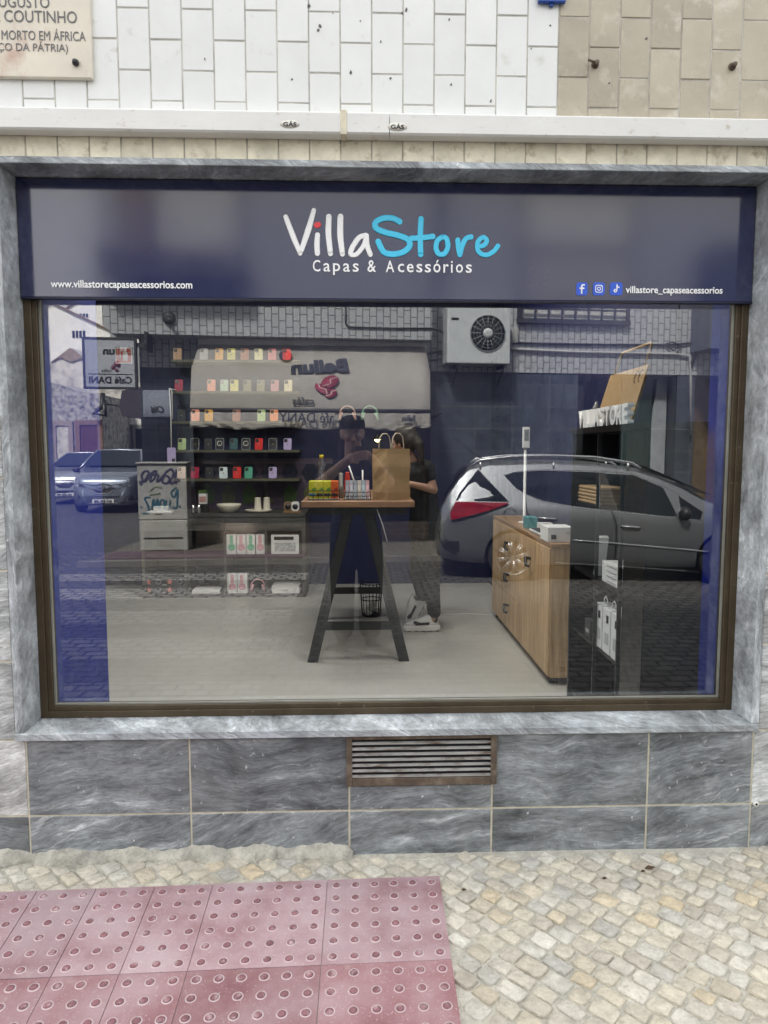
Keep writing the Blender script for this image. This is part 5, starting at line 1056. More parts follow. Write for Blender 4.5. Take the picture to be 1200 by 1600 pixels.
b.add(vs, [(j*(nx+1)+i, j*(nx+1)+i+1, (j+1)*(nx+1)+i+1, (j+1)*(nx+1)+i) for j in range(6) for i in range(nx)], 0, True); s_ = b.build('valance', cloth, aw); s_.modifiers.new('t', 'SOLIDIFY').thickness = .006
for pA, pB in ((fo(312, 545, .05), bL), (fo(664, 549, .05), bR)):
    b = MB(FWM); b.tube([(pA[0], .02, bL[2]-.1), (pA[0], 1.42, bL[2]-.01)], .022, 8); b.build('arm', M['iron'], aw)
# lettering follows the slope of the cloth
sl = Vector(bL)-Vector(mL); ang = math.atan2(sl.y, -sl.z)
def awtext(s, u0, u1, v0, h, mat, bold=.03, tilt=0, name='lettering'):
    t = 0; 
    for off in [x/100 for x in range(150, 50, -1)]:
        if fac(u0, v0, off)[1] <= mL[2]+(bL[2]-mL[2])*(off-mL[1])/(bL[1]-mL[1]): break
    p = fo(u1, v0, off); q = fo(u0, v0, off); W = FWM @ Matrix.Translation((p[0], p[1]+.05, p[2]+.01)) @ Matrix.Rotation(math.pi, 4, 'Z') @ Matrix.Rotation(R_(tilt), 4, 'Y') @ Matrix.Rotation(-ang, 4, 'X')
    hh = (fo(u0, v0-h, off)[2]-p[2])/math.cos(ang); return text(name, s, mat, aw, W, p[0]-q[0], hh, .006, bold=bold)
navy_cl = pm('navy_print', (.018, .022, .04), .7)
awtext('Bellun', 455, 545, 582, 25, navy_cl, .05, 4.0)
b = MB(FWM); 
for off in [x/100 for x in range(150, 50, -1)]:
    if fac(445, 557, off)[1] <= mL[2]+(bL[2]-mL[2])*(off-mL[1])/(bL[1]-mL[1]): break
p = fo(446, 557, off); q = fo(436, 557, off); rr = abs(p[0]-q[0])*1.02
for sgn_, mm in ((1, 'coral'), (-1, 'n')):
    b = MB(FWM @ Matrix.Translation((p[0], p[1]+.05, p[2]+.01)) @ Matrix.Rotation(ang, 4, 'X')); b.prism([(sgn_*rr*math.cos(R_(a)), rr*1.25*math.sin(R_(a))) for a in range(-90, 91, 15)], 0, .006); b.build('letter_disc', pm('awning_red', (.30, .012, .015), .7) if mm == 'coral' else navy_cl, aw)
awtext('cafés', 457, 491, 634, 13, M['iron'], .02)
for off in [x/100 for x in range(150, 50, -1)]:
    if fac(512, 606, off)[1] <= mL[2]+(bL[2]-mL[2])*(off-mL[1])/(bL[1]-mL[1]): break
p = fo(512, 606, off); red = pm('bean_red', (.20, .012, .045), .7); pale = pm('pale_line', (.45, .38, .36), .7)
Wb = FWM @ Matrix.Translation((p[0], p[1]+.05, p[2]+.01)) @ Matrix.Rotation(ang, 4, 'X')
pxs = abs(fo(513, 606, off)[0]-fo(512, 606, off)[0])
for dx, dv, rx, rz, an in ((4, -12, 12, 17, 32), (-8, 5, 9, 15, -38), (4, 15, 8, 11, 35)):
    b = MB(Wb); k = 0; b.lathe([(1, 0), (1, -.005)], (0, 0, 0), 22, ax='y'); M2 = Matrix.Translation((dx*pxs, 0, -dv*pxs*1.1)) @ Matrix.Rotation(R_(an), 4, 'Y'); b.xf(M2 @ Matrix.Diagonal((rx*pxs, 1, rz*pxs*1.1, 1))); e = b.build('bean', red, aw)
    b = MB(Wb); strokes(b, [[(-rx*.3*pxs, -rz*.9*pxs), (rx*.25*pxs, -rz*.2*pxs), (-rx*.2*pxs, rz*.3*pxs), (rx*.35*pxs, rz*.95*pxs)]], 1.6*pxs, .4); b.xf(Matrix.Translation((0, .006, 0))); b.xf(M2); b.build('bean_line', pale, e)
pA, pB = fo(436, 661, 1.54), fo(536, 661, 1.54); text('lettering', 'Café DANY', navy_cl, aw, FWM @ Matrix.Translation((pB[0], 1.585, pB[2])) @ Matrix.Rotation(math.pi, 4, 'Z'), pB[0]-pA[0], fo(436, 645, 1.54)[2]-pA[2], .006, bold=.01)
pA, pB = fo(627, 659, 1.54), fo(648, 659, 1.54); text('lettering', 'Bellun', navy_cl, aw, FWM @ Matrix.Translation((pB[0], 1.60, pB[2])) @ Matrix.Rotation(math.pi, 4, 'Z'), pB[0]-pA[0], .09, .006, bold=.04)
# street cabinet with graffiti
g0, g1 = fac(219, 853, .75), fac(288, 722, .75); zj = fac(250, 812, .75)[1]
ucb = thing('utility_cabinet', 'grey utility cabinet covered with graffiti beside the dark marble pillar', 'utility cabinet', FWM @ Vector(((g0[0]+g1[0])/2, .6, 0)), -TH)
cabm = pm('cabinet_grey', (.30, .30, .285), .65, var=.12, scale=4, stain=((.2, .19, .16), 5, .5, .75))
b = MB(FWM); b.box((g0[0], .32, 0), (g1[0]+.03, .77, zj-.01)); b.build('lower_box', cabm, ucb, bevel=.01)
b = MB(FWM); b.box((g0[0]-.01, .30, zj), (g1[0]+.03, .75, g1[1]-.03)); b.box((g0[0]-.03, .28, g1[1]-.03), (g1[0]+.05, .78, g1[1])); b.build('upper_box', cabm, ucb, bevel=.01)
b = MB(FWM); z = fac(250, 841, .77)[1]; b.box((g0[0]+.06, .7705, z-.01), (g1[0]-.05, .775, z+.012)); s, zz = fac(248, 803, .75); b.box((s-.05, .7505, zz-.012), (s+.05, .755, zz+.006)); b.build('vent_slot', M['black'], ucb)
def graf(lines, wd, mat):
    b = MB(FWM); o2 = []
    for ln in lines: o2.append([fac(200+x/4, 720+y/4, .752) for x, y in ln])
    strokes(b, o2, wd, .08); b.xf(Matrix.Translation((0, .752, 0))); return b.build('graffiti', mat, ucb)
graf([[(85, 150), (75, 130), (100, 130), (130, 75), (105, 65), (85, 95), (105, 130), (150, 75), (175, 65), (165, 110), (140, 130), (150, 90), (190, 90), (180, 130), (200, 120)], [(200, 120), (235, 75), (270, 50), (235, 75), (215, 130), (245, 140), (260, 110), (235, 90)], [(270, 50), (285, 80), (265, 140), (290, 130), (300, 60)], [(290, 130), (320, 125)], [(300, 140), (315, 110)]], .035, pm('spray_dark', (.03, .03, .07), .6))
graf([[(95, 330), (130, 325), (125, 280), (105, 235), (135, 230)], [(150, 300), (160, 240), (170, 300), (185, 240), (190, 300)], [(200, 300), (205, 250), (225, 250), (225, 300)], [(240, 250), (235, 295), (255, 300), (265, 250)], [(300, 170), (270, 200), (290, 230), (310, 180), (305, 290), (280, 290)], [(80, 290), (85, 292)], [(320, 285), (325, 287)]], .030, pm('spray_teal', (.01, .07, .10), .6))
graf([[(140, 190), (170, 165), (210, 170)], [(140, 215), (200, 205)]], .028, pm('spray_olive', (.10, .13, .06), .6))
# side awning hanging off the left flank of the café
b = MB(); q = [mir(186, 636, -12.5), mir(190, 610, -12.5), mir(222, 604, -12.5), mir(222, 655, -12.5), mir(190, 650, -12.5)]; b.prism([(p.x, p.z) for p in q], -13.4, -12.5)
b.build('side_awning', pm('dark_purple_cloth', (.05, .042, .06), .8), bevel=.01, **lab('dark purple awning on the left flank of the cafe building', 'awning'))
# ---------------------------------------------------------------- houses down the side street
def house(name, label, poly, y, depth, mat, roof=True):
    t = thing(name, label, 'house', mir(poly[0][0], 702, y)); pts = [(mir(u, v, y).x, mir(u, v, y).z) for u, v in poly]
    pts = [(x, z if k not in (0, len(pts)-1) else -.3) for k, (x, z) in enumerate(pts)]
    b = MB(); b.prism(pts, y-depth, y); b.build('wall', mat, t)
    if roof:
        b = MB(); top = pts[1:-1]
        for (xa, za), (xb, zb) in zip(top, top[1:]):
            L = math.hypot(xb-xa, zb-za); nx_, nz_ = -(zb-za)/L, (xb-xa)/L
            if nz_ < 0: nx_, nz_ = -nx_, -nz_
            b.prism([(xa+nx_*.02, za+nz_*.02), (xb+nx_*.02, zb+nz_*.02), (xb+nx_*.14, zb+nz_*.09), (xa+nx_*.09, za+nz_*.09)], y-depth-.2, y+.12)
        b.build('roof', M['roof_tile'], t)
    return t
def slots(t, us, v0, v1, y, w_):
    for u in us:
        p, q = mir(u-w_/2, v1, y), mir(u+w_/2, v0, y); b = MB(); b.box((p.x, y+.001, p.z), (q.x, y+.03, q.z)); b.build('window', M['window_dark'], t)
h1 = house('gable_house', 'tall white gabled house at the end of the side street', [(20, 720), (20, 512), (80, 474), (172, 518), (172, 720)], -33, 9, M['plaster']); slots(h1, (115, 120.5, 126, 131.5), 517, 528, -33, 3.2)
p, q = mir(80, 700, -33), mir(80.6, 474, -33); b = MB(); b.tube([(p.x, -32.9, 0), (p.x, -32.9, q.z-.2)], .05, 6); b.build('drain_pipe', M['seal'], h1)
h2 = house('gable_house', 'taller white gabled house rising behind the other gable', [(70, 720), (70, 510), (112, 478), (140, 462), (200, 500), (260, 530), (260, 720)], -46, 10, M['plaster']); slots(h2, (126, 131, 136), 490, 496, -46, 3)
h3 = house('old_shed', 'old weathered gable shed with bare brown top', [(20, 720), (20, 610), (110, 543), (250, 650), (250, 720)], -27, 5, M['plaster_worn'], False)
q = [mir(u, v, -26.99) for u, v in ((80, 566), (110, 543.5), (137, 563), (128, 560), (112, 566), (95, 559))]; b = MB(); b.prism([(p.x, p.z) for p in q], -27.0, -26.94); b.build('bare_gable', pm('bare_mud', (.30, .23, .16), .95, var=.2, scale=6, bump=.6), h3)
h4 = house('rough_house', 'low crumbling grey house with red brown door and bricked up doorway', [(20, 790), (20, 590), (66, 594), (105, 605), (130, 613), (158, 617), (160, 790)], -22, 4, M['plaster_rough'], False)
def opening(t, u0, u1, v0, y, inner, frame, name, v1=745):
    p, q = mir(u0, v1, y), mir(u1, v0, y); e = .16; b = MB(); b.box((p.x-e, y-.02, -.1), (p.x, y+.06, q.z+e)); b.box((q.x, y-.02, -.1), (q.x+e, y+.06, q.z+e)); b.box((p.x, y-.02, q.z), (q.x, y+.06, q.z+e)); f = b.build(name, frame, t)
    b = MB(); b.box((p.x, y+.001, -.1), (q.x, y+.02, q.z)); b.build('leaf', inner, f)
opening(h4, 91, 107, 665, -22, M['plaster_worn'], M['pink_stone'], 'doorway'); opening(h4, 128, 153, 664, -22, M['brown_door'], pm('red_stone', (.22, .13, .10), .85, var=.1), 'doorway')
h5 = house('low_house', 'low white house with three narrow doorways beside the crumbling one', [(159, 790), (159, 630), (178, 636), (245, 645), (245, 790)], -25, 4, M['plaster'])
for u0, u1 in ((168, 178), (191, 201), (214, 222)): opening(h5, u0, u1, 670, -25, M['window_dark'], M['seal'], 'doorway')
p = mir(157, 640, -21.9); b = MB(); b.tube([p+Vector((.1, 0, .55)), p+Vector((.1, .1, .1)), p+Vector((-.15, .2, -.15)), p+Vector((.2, .15, -.2)), p+Vector((.15, .05, .3))], .09, 8); b.tube([p+Vector((.1, .0, .2)), p+Vector((.8, 0, .1)), p+Vector((2.0, 0, .05))], .03, 6)
b.build('cable_coil', M['black'], **lab('black cable coil at the corner of the crumbling house', 'cables'))
# ================================================================ cars
def paint(name, col):
    m, nt, b = newmat(name); v, _ = coord(nt); n = nd(nt, 'ShaderNodeTexNoise', {'Vector': v, 'Scale': 900})
    c = ramp(nt, n.outputs['Fac'], [(.3, [x*.92 for x in col]), (.7, [x*1.08 for x in col])]); nt.links.new(c.outputs['Color'], b.inputs['Base Color'])
    b.inputs['Metallic'].default_value = .75; b.inputs['Roughness'].default_value = .34; b.inputs['Coat Weight'].default_value = 1; b.inputs['Coat Roughness'].default_value = .03; return m
M['car_silver'] = paint('silver_car_paint', (.23, .244, .258))
M['car_blue'] = paint('blue_grey_car_paint', (.22, .25, .31))
M['car_pale'] = paint('pale_grey_car_paint', (.36, .38, .42))
M['car_glass'] = pm('dark_car_glass', (.012, .016, .02), .04, var=.05, spec=.35)
M['rubber'] = pm('tyre_rubber', (.015, .015, .016), .8, var=.2)
M['trim'] = pm('black_car_trim', (.014, .014, .016), .5, var=.1)
M['alloy'] = pm('alloy', (.22, .225, .23), .35, metal=.7, var=.05)
M['chrome2'] = pm('bright_trim', (.65, .66, .68), .2, metal=.9, var=.03)
M['lamp_red'] = pm('red_lamp', (.22, .003, .010), .12, var=.3, scale=6, coat=.6)
M['lamp_clear'] = pm('clear_lamp', (.45, .48, .52), .1, var=.4, scale=8, coat=.6)
def interp(tab, x, k):
    if x <= tab[0][0]: return tab[0][k]
    for a, b in zip(tab, tab[1:]):
        if x <= b[0]: t = (x-a[0])/(b[0]-a[0]); return a[k]*(1-t)+b[k]*t
    return tab[-1][k]
class Car:
    def __init__(s, tab, half, sl=.40): s.tab, s.h, s.sl = tab, half, sl     # x, top, bottom, belt, plan inset
    def sec(s, x):
        zt, zb, be, p = [interp(s.tab, x, k) for k in (1, 2, 3, 4)]; be = min(be, zt-.05); zl = min(.52, (zb+be)/2)
        q = [(p+.10, zb), (p+.02, zb+.09), (p, zl), (p+.008, (zl+be)/2), (p+.014, be-.11), (p+.058, be)]
        h = max(zt-.06-be, .0); q += [(p+.062+s.sl*h*.45, be+h*.5+.002), (p+.064+s.sl*h*.93, be+h+.004), (min(p+.15+s.sl*h, s.h-.06), zt-.012)]
        return q+[(s.h, zt)]
    def inset(s, x, z):
        q = s.sec(x)
        for a, b in zip(q[:-1], q[1:]):
            if z <= b[1]: t = (z-a[1])/max(b[1]-a[1], 1e-5); return a[0]*(1-t)+b[0]*t
        return q[-2][0]
    def body(s, W, n_between=3):
        xs_ = []
        for a, b in zip(s.tab, s.tab[1:]): xs_ += [a[0]+(b[0]-a[0])*i/n_between for i in range(n_between)]
        xs_.append(s.tab[-1][0]); vs = []
        for x in xs_:
            q = s.sec(x); ring = [(x, -i, z) for i, z in q]+[(x, -(2*s.h-i), z) for i, z in q[-2::-1]]; vs += ring
        m = len(ring); n = len(xs_); fs = [(i*m+k, (i+1)*m+k, (i+1)*m+(k+1) % m, i*m+(k+1) % m) for i in range(n-1) for k in range(m)]
        fs += [list(range(m)), [(n-1)*m+k for k in range(m)][::-1]]
        b = MB(W); b.add(vs, fs, 0, True); return b
def wheel(W, x, y, z, r, par, side=1, spokes=8):
    t = MB(W); w_ = .19; t.lathe([(r*.66, -.0), (r*.95, .0), (r, .02), (r, w_-.02), (r*.95, w_), (r*.66, w_)], (0, 0, 0), 36, ax='y', cap=False); t.xf(Matrix.Translation((x, y, z)) @ Matrix.Diagonal((1, 1 if side > 0 else -1, 1, 1)))
    wh = t.build('wheel', M['rubber'], par)
    t = MB(W); d = -.012*side; t.lathe([(r*.70, -.012), (r*.66, -.004), (r*.62, .03), (r*.60, .05)], (0, 0, 0), 36, ax='y', cap=False)
    t.lathe([(r*.16, .01), (r*.16, -.004), (r*.1, -.008), (.001, -.008)], (0, 0, 0), 20, ax='y', cap=False)
    for k in range(spokes):
        a = 2*math.pi*k/spokes+.2
        for dd in (-.10, .10): t.tube([(r*.14*math.cos(a), .004, r*.14*math.sin(a)), (r*.64*math.cos(a+dd), .004, r*.64*math.sin(a+dd))], [.022, .020], 6)
    t.xf(Matrix.Translation((x, y, z)) @ Matrix.Diagonal((1, 1 if side > 0 else -1, 1, 1))); t.build('rim', M['alloy'], wh)
    t = MB(W); t.lathe([(r*.62, .055), (r*.6, .06)], (0, 0, 0), 24, ax='y'); t.xf(Matrix.Translation((x, y, z)) @ Matrix.Diagonal((1, 1 if side > 0 else -1, 1, 1))); t.build('hub_shadow', M['trim'], wh)
    return wh
# --- silver estate car parked across the street, side on
PHI = R_(7); CO = mir(801, 910, -5.62); CO.z = RZ+.004
CW = Matrix.Translation(CO) @ Matrix.Rotation(PHI, 4, 'Z'); CI = CW.inverted(); CNY = CW.to_3x3() @ Vector((0, 1, 0))
tabW = [(-.965, .70, .36, .60, .30), (-.93, .80, .30, .70, .16), (-.88, .95, .27, .85, .08), (-.80, 1.10, .25, .95, .05), (-.66, 1.30, .23, .97, .03), (-.54, 1.42, .22, .97, .02), (-.3, 1.475, .21, .96, .01), (.4, 1.495, .20, .94, 0), (1.0, 1.475, .20, .92, 0), (1.5, 1.405, .20, .90, 0), (1.78, 1.31, .20, .89, 0), (2.03, 1.20, .20, .88, .005), (2.36, 1.01, .20, .87, .01), (2.5, .955, .20, .86, .02), (2.85, .89, .20, .82, .05), (3.1, .80, .21, .74, .13), (3.22, .68, .24, .62, .26), (3.27, .56, .30, .50, .45)]
car = Car(tabW, .86)
ec = thing('estate_car', 'silver estate car with roof rails parked sideways across the street', 'car', CO, PHI)
bd = car.body(CW).build('body', [M['car_silver'], M['trim']], ec)
cutb = []
for x in (0, 2.53):
    for y0, y1 in ((-.24, .1), (-1.82, -1.48)): c = MB(CW); c.lathe([(.352, y0), (.352, y1)], (x, 0, .30), 40, ax='y'); c.xf(Matrix.Identity(4)); 
    for ya, yb in ((.1, -.24), (-1.48, -1.82)):
        c = MB(CW); c.lathe([(.352, -ya), (.352, -yb)], (x, 0, .305), 40, ax='y'); cutb.append(c)
cut(bd, cutb)
for p in bd.data.polygons: p.use_smooth = True
es = bd.modifiers.new('es', 'EDGE_SPLIT'); es.split_angle = R_(42)
for x in (0, 2.53):
    wheel(CW, x, -.035, .30, .305, ec, 1); wheel(CW, x, -1.685, .30, .305, ec, -1)
b = MB(CW); b.box((-.3, -1.45, .22), (2.85, -.28, .6)); b.box((-.36, -1.46, .30), (.36, -.27, .75)); b.box((2.17, -1.46, .30), (2.89, -.27, .72)); b.build('underbody', M['trim'], ec)
def cp(u, v):                     # point on the near flank seen at pixel u,v
    d = mray(u, v); off = 0
    for _ in range(5):
        P0 = CW @ Vector((0, off, 0)); t = (P0-MC).dot(CNY)/d.dot(CNY); q = CI @ (MC+d*t); off = -car.inset(q.x, q.z)
    return q.x, q.z
def flank(pts, name, mat, par=ec, th=.006, px=True, close=True, sub=4):
    P = [cp(*p) for p in pts] if px else pts; F = []
    for i in range(len(P)):
        a, c = P[i], P[(i+1) % len(P)]
        for k in range(sub): F.append((a[0]+(c[0]-a[0])*k/sub, a[1]+(c[1]-a[1])*k/sub))
    out = MB(CW); n = len(F)
    V = [(x, -car.inset(x, z)+th, z) for x, z in F]+[(x, -car.inset(x, z)-.02, z) for x, z in F]
    out.add(V, [list(range(n)), [n+k for k in range(n)][::-1]]+[(k, n+k, n+(k+1) % n, (k+1) % n) for k in range(n)]); return out.build(name, mat, par)
def seam(pts, name='door_seam', mat=None, r=.009, dy=.0):
    P = [cp(*p) for p in pts]; F = []
    for a, c in zip(P, P[1:]):
        for k in range(4): F.append((a[0]+(c[0]-a[0])*k/4, a[1]+(c[1]-a[1])*k/4))
    F.append(P[-1]); b = MB(CW); b.tube([(x, -car.inset(x, z)+dy, z) for x, z in F], r, 6); return b.build(name, mat or M['trim'], ec)
flank([(788, 743), (806, 738), (845, 735), (936, 738), (936, 795), (895, 790), (848, 782), (820, 771), (806, 762)], 'side_window', M['car_glass'])
flank([(945, 740), (989, 742), (1036, 762), (1058, 806), (1040, 806), (965, 797)], 'side_window', M['car_glass'])
flank([(1060, 775), (1098, 800), (1094, 812), (1066, 809)], 'side_window', M['car_glass'], th=.005)
flank([(936.5, 738), (944.5, 739), (964, 797.5), (937, 795.5)], 'pillar_trim', M['trim'], th=.004)
seam([(788, 742), (806, 737), (845, 733.5), (940, 736), (989, 739.5), (1037, 759), (1062, 772)], 'window_trim', M['chrome2'], .006)
seam([(806, 764), (848, 784), (895, 792), (940, 798), (1000, 804), (1094, 814)], 'window_trim', M['chrome2'], .005)
seam([(822, 738), (820, 770), (823, 800), (835, 820)]); seam([(955, 798), (963, 820), (962, 855), (957, 886)]); seam([(1114, 800), (1117, 840), (1110, 870), (1098, 895)])
seam([(858, 880), (900, 886), (957, 889), (1098, 897)], r=.004)
flank([(705, 812), (703, 800), (712, 783), (794, 785), (790, 788), (764, 797), (730, 806)], 'tail_light', M['lamp_red'], th=.04)
flank([(747, 733), (755, 742), (795, 784), (712, 782), (718, 770)], 'rear_window', M['car_glass'], th=.004)
for u, v in ((855, 811), (985, 824)):
    x, z = cp(u, v); y = -car.inset(x, z); h_ = MB(CW); h_.tube([(x-.11, y+.002, z+.012), (x-.09, y+.03, z+.014), (x+.09, y+.03, z+.004), (x+.11, y+.002, z+.0)], .013, 8); hh_ = h_.build('door_handle', M['chrome2'], ec)
    h_ = MB(CW); h_.ball((x, y-.006, z-.006), (.07, .012, .03), 12); h_.build('handle_recess', M['car_silver'], hh_)
seam([(896, 844), (960, 849), (1040, 856), (1107, 862)], 'side_moulding', M['chrome2'], .012, .004)
seam([(868, 879), (957, 884), (1090, 893)], 'sill_trim', M['chrome2'], .008, .002)
# bumper inset, fuel flap, mirror, rails, aerial
flank([(684, 826), (690, 833), (700, 845), (717, 845), (718, 860), (710, 867), (697, 862), (687, 846)], 'bumper_insert', M['trim'], th=.014)
x, z = cp(797, 803); b = MB(CW); y = -car.inset(x, z); b.tube([(x+.075*math.cos(k*.393), y+.003, z+.075*math.sin(k*.393)) for k in range(17)], .004, 6); b.build('fuel_flap', M['trim'], ec)
x, z = cp(1062, 800); b = MB(CW); y = -car.inset(x, z); b.ball((x+.03, y+.10, z-.01), (.07, .10, .085), 14); b.tube([(x, y-.02, z-.06), (x+.02, y+.08, z-.06)], .025, 8); b.build('wing_mirror', M['trim'], ec)
for yy in (-.24, -1.48):
    b = MB(CW); b.tube([(-.50, yy, 1.425), (-.40, yy, 1.49), (0, yy, 1.535), (.5, yy, 1.545), (1.0, yy, 1.525), (1.45, yy, 1.455), (1.55, yy, 1.39)], .020, 8)
    for x_ in (-.40, .5, 1.40): b.tube([(x_, yy, 1.36), (x_, yy, 1.47)], .018, 6)
    b.build('roof_rail', M['chrome2'], ec)
b = MB(CW); b.tube([(-.35, -.86, 1.50), (-.45, -.86, 1.56), (-.75, -.86, 1.85)], [.014, .007, .004], 6); b.build('aerial', M['trim'], ec)
b = MB(CW); b.add([(-.90, -.16, .98), (-.90, -1.56, .98), (-.58, -1.42, 1.41), (-.58, -.30, 1.41)], [(0, 1, 2, 3)]); b.xf(Matrix.Translation((-.012, 0, .012))); wn_ = b.build('rear_window', M['car_glass'], ec); wn_.modifiers.new('t', 'SOLIDIFY').thickness = .008
b = MB(CW); b.add([(1.60, -.34, 1.395), (1.60, -1.38, 1.395), (2.34, -1.58, 1.055), (2.34, -.14, 1.055)], [(0, 1, 2, 3)]); b.xf(Matrix.Translation((.012, 0, .022))); wn_ = b.build('windscreen', M['car_glass'], ec); wn_.modifiers.new('t', 'SOLIDIFY').thickness = .008
# --- two cars down the side street, noses towards us
def front_car(name, label, org, rz, paint, tall, badge=True, chrome=False):
    W = Matrix.Translation(org) @ Matrix.Rotation(rz, 4, 'Z') @ Matrix.Translation((0, .88, 0)); t = thing(name, label, 'car', org, rz, None)
    k = tall; z_ = lambda z: z*k
    tab = [(-3.35, .75*k, .4, .6*k, .3), (-3.25, 1.0*k, .3, .85*k, .1), (-3.05, 1.35*k, .25, 1.0*k, .05), (-2.6, 1.50*k, .22, 1.0*k, .02), (-1.6, 1.55*k, .2, .98*k, 0), (-1.0, 1.50*k, .2, .96*k, 0), (-.62, 1.36*k, .2, .95*k, 0), (-.15, 1.08*k, .2, .94*k, .0), (.0, 1.02*k, .2, .93*k, .01), (.35, .97*k, .2, .88*k, .05), (.58, .90*k, .2, .82*k, .12), (.70, .80*k, .21, .72*k, .24), (.75, .66*k, .24, .58*k, .42)]
    c = Car(tab, .88); bd = c.body(W).build('body', paint, t); cc = []
    for x in (0, -2.6):
        for ya, yb in ((.1, -.25), (-1.51, -1.86)): q = MB(W); q.lathe([(.35, -ya), (.35, -yb)], (x, 0, .32), 32, ax='y'); cc.append(q)
    cut(bd, cc)
    for p in bd.data.polygons: p.use_smooth = True
    for x in (0, -2.6): wheel(W, x, -.03, .31, .315, t, 1); wheel(W, x, -1.73, .31, .315, t, -1)
    b = MB(W); b.box((-2.95, -1.48, .22), (.35, -.28, .75)); b.build('underbody', M['trim'], t)
    def xf_(y, z):     # nose surface at side offset y
        p = .88-abs(y)
        for x in [.75-i*.01 for i in range(120)]:
            if c.inset(x, z) <= p and interp(tab, x, 1) > z+.01: return x
        return .2
    def face(poly, nm, mat, th=.012, par=None, sub=5):
        F = []
        for i in range(len(poly)):
            a, d = poly[i], poly[(i+1) % len(poly)]
            for q in range(sub): F.append((a[0]+(d[0]-a[0])*q/sub, a[1]+(d[1]-a[1])*q/sub))
        n = len(F); b = MB(W); b.add([(xf_(y, z*k)+th, y-.88, z*k) for y, z in F]+[(xf_(y, z*k)-.05, y-.88, z*k) for y, z in F], [list(range(n)), [n+i for i in range(n)][::-1]]+[(i, n+i, n+(i+1) % n, (i+1) % n) for i in range(n)]); return b.build(nm, mat, par or t)
    face([(-.62, .72), (-.2, .69), (0, .73), (.2, .69), (.62, .72), (.60, .66), (.25, .58), (.15, .50), (-.15, .50), (-.25, .58), (-.60, .66)], 'grille', M['trim'])
    for s in (-1, 1):
        face([(s*.60, .78), (s*.84, .84), (s*.86, .72), (s*.78, .64), (s*.62, .66)], 'headlight', M['lamp_clear'], .014)
        f = face([(s*.58, .42), (s*.80, .46), (s*.82, .32), (s*.62, .30)], 'fog_lamp', M['trim'], .012); 
    face([(-.58, .42), (.58, .42), (.52, .24), (-.52, .24)], 'lower_grille', M['trim'], .010)
    if chrome:
        for zz in (.66, .72): face([(-.6, zz), (.6, zz), (.6, zz+.018), (-.6, zz+.018)], 'chrome_bar', M['chrome2'], .02)
    else: face([(-.26, .56), (-.16, .475), (.16, .475), (.26, .56), (.24, .575), (.15, .50), (-.15, .50), (-.24, .575)], 'chrome_bar', M['chrome2'], .02)
    pl = face([(-.26, .34), (.26, .34), (.26, .255), (-.26, .255)], 'number_plate', M['paper_white'], .025, sub=1)
    text('plate_lettering', '00-ES-06', M['black'], pl, W @ Matrix.Translation((xf_(.26, .30*k)+.033, -.88-.22, .268*k)) @ Matrix.Rotation(R_(90), 4, 'Z'), .44, .065*k, .004, bold=.02)
    if badge:
        xb = xf_(0, .64*k)+.02; b = MB(W); q = [(0, .085), (.062, 0), (0, -.085), (-.062, 0)]; i_ = [(0, .040), (.026, 0), (0, -.040), (-.026, 0)]
        b.add([(xb, y-.88, .635*k+z) for y, z in q]+[(xb+.02, y*.8-.88, .635*k+z*.8) for y, z in q]+[(xb+.02, y-.88, .635*k+z) for y, z in i_]+[(xb, y-.88, .635*k+z) for y, z in i_], [(L*4+i, L*4+(i+1) % 4, (L+1)*4+(i+1) % 4, (L+1)*4+i) for L in range(3) for i in range(4)]); b.build('badge', M['chrome2'], t)
    b = MB(W); b.add([(-.17, -.16, 1.095*k), (-.17, -1.60, 1.095*k), (-.93, -1.42, 1.46*k), (-.93, -.34, 1.46*k)], [(0, 1, 2, 3)]); b.xf(Matrix.Translation((.035, 0, .03))); w2 = b.build('windscreen', M['car_glass'], t); w2.modifiers.new('t', 'SOLIDIFY').thickness = .008
    b = MB(W); b.tube([(-.10, -.10, 1.07*k), (-.55, -.20, 1.31*k), (-.95, -.30, 1.49*k), (-1.0, -.88, 1.515*k), (-.95, -1.46, 1.49*k), (-.55, -1.56, 1.31*k), (-.10, -1.66, 1.07*k)], .035, 8); b.build('screen_frame', paint, t)
    for s in (0, 1):
        V = []
        for x, z in ((-.35, .98), (-2.75, 1.03), (-2.65, 1.38), (-1.1, 1.42), (-.9, 1.36)): i_ = c.inset(x, z*k); y = -i_+.006 if s == 0 else -(1.76-i_)-.006; V.append((x, y, z*k))
        b = MB(W); b.add(V, [(0, 1, 2, 3, 4)]); w2 = b.build('side_window', M['car_glass'], t); w2.modifiers.new('t', 'SOLIDIFY').thickness = .006
        y = .09 if s == 0 else -1.85; b = MB(W); b.ball((-.32, y, 1.02*k), (.07, .10, .07), 12); b.tube([(-.35, y, .98*k), (-.38, -.06 if s == 0 else -1.70, .97*k)], .022, 6); b.build('wing_mirror', M['trim'], t)
    for y in (-.62, -1.14):   # seats behind the screen
        pass
    return t
p = mirz(160, 803, RZ); front_car('crossover_car', 'blue grey crossover with a diamond badge facing down the side street', Vector((p.x-.02, p.y-.75, RZ+.004)), R_(86), M['car_blue'], 1.06)
p = mirz(98, 789, RZ); front_car('hatchback_car', 'pale grey car with chrome bars half hidden behind the crossover', Vector((p.x+.05, p.y-.8, RZ+.004)), R_(90), M['car_pale'], 1.0, False, True)
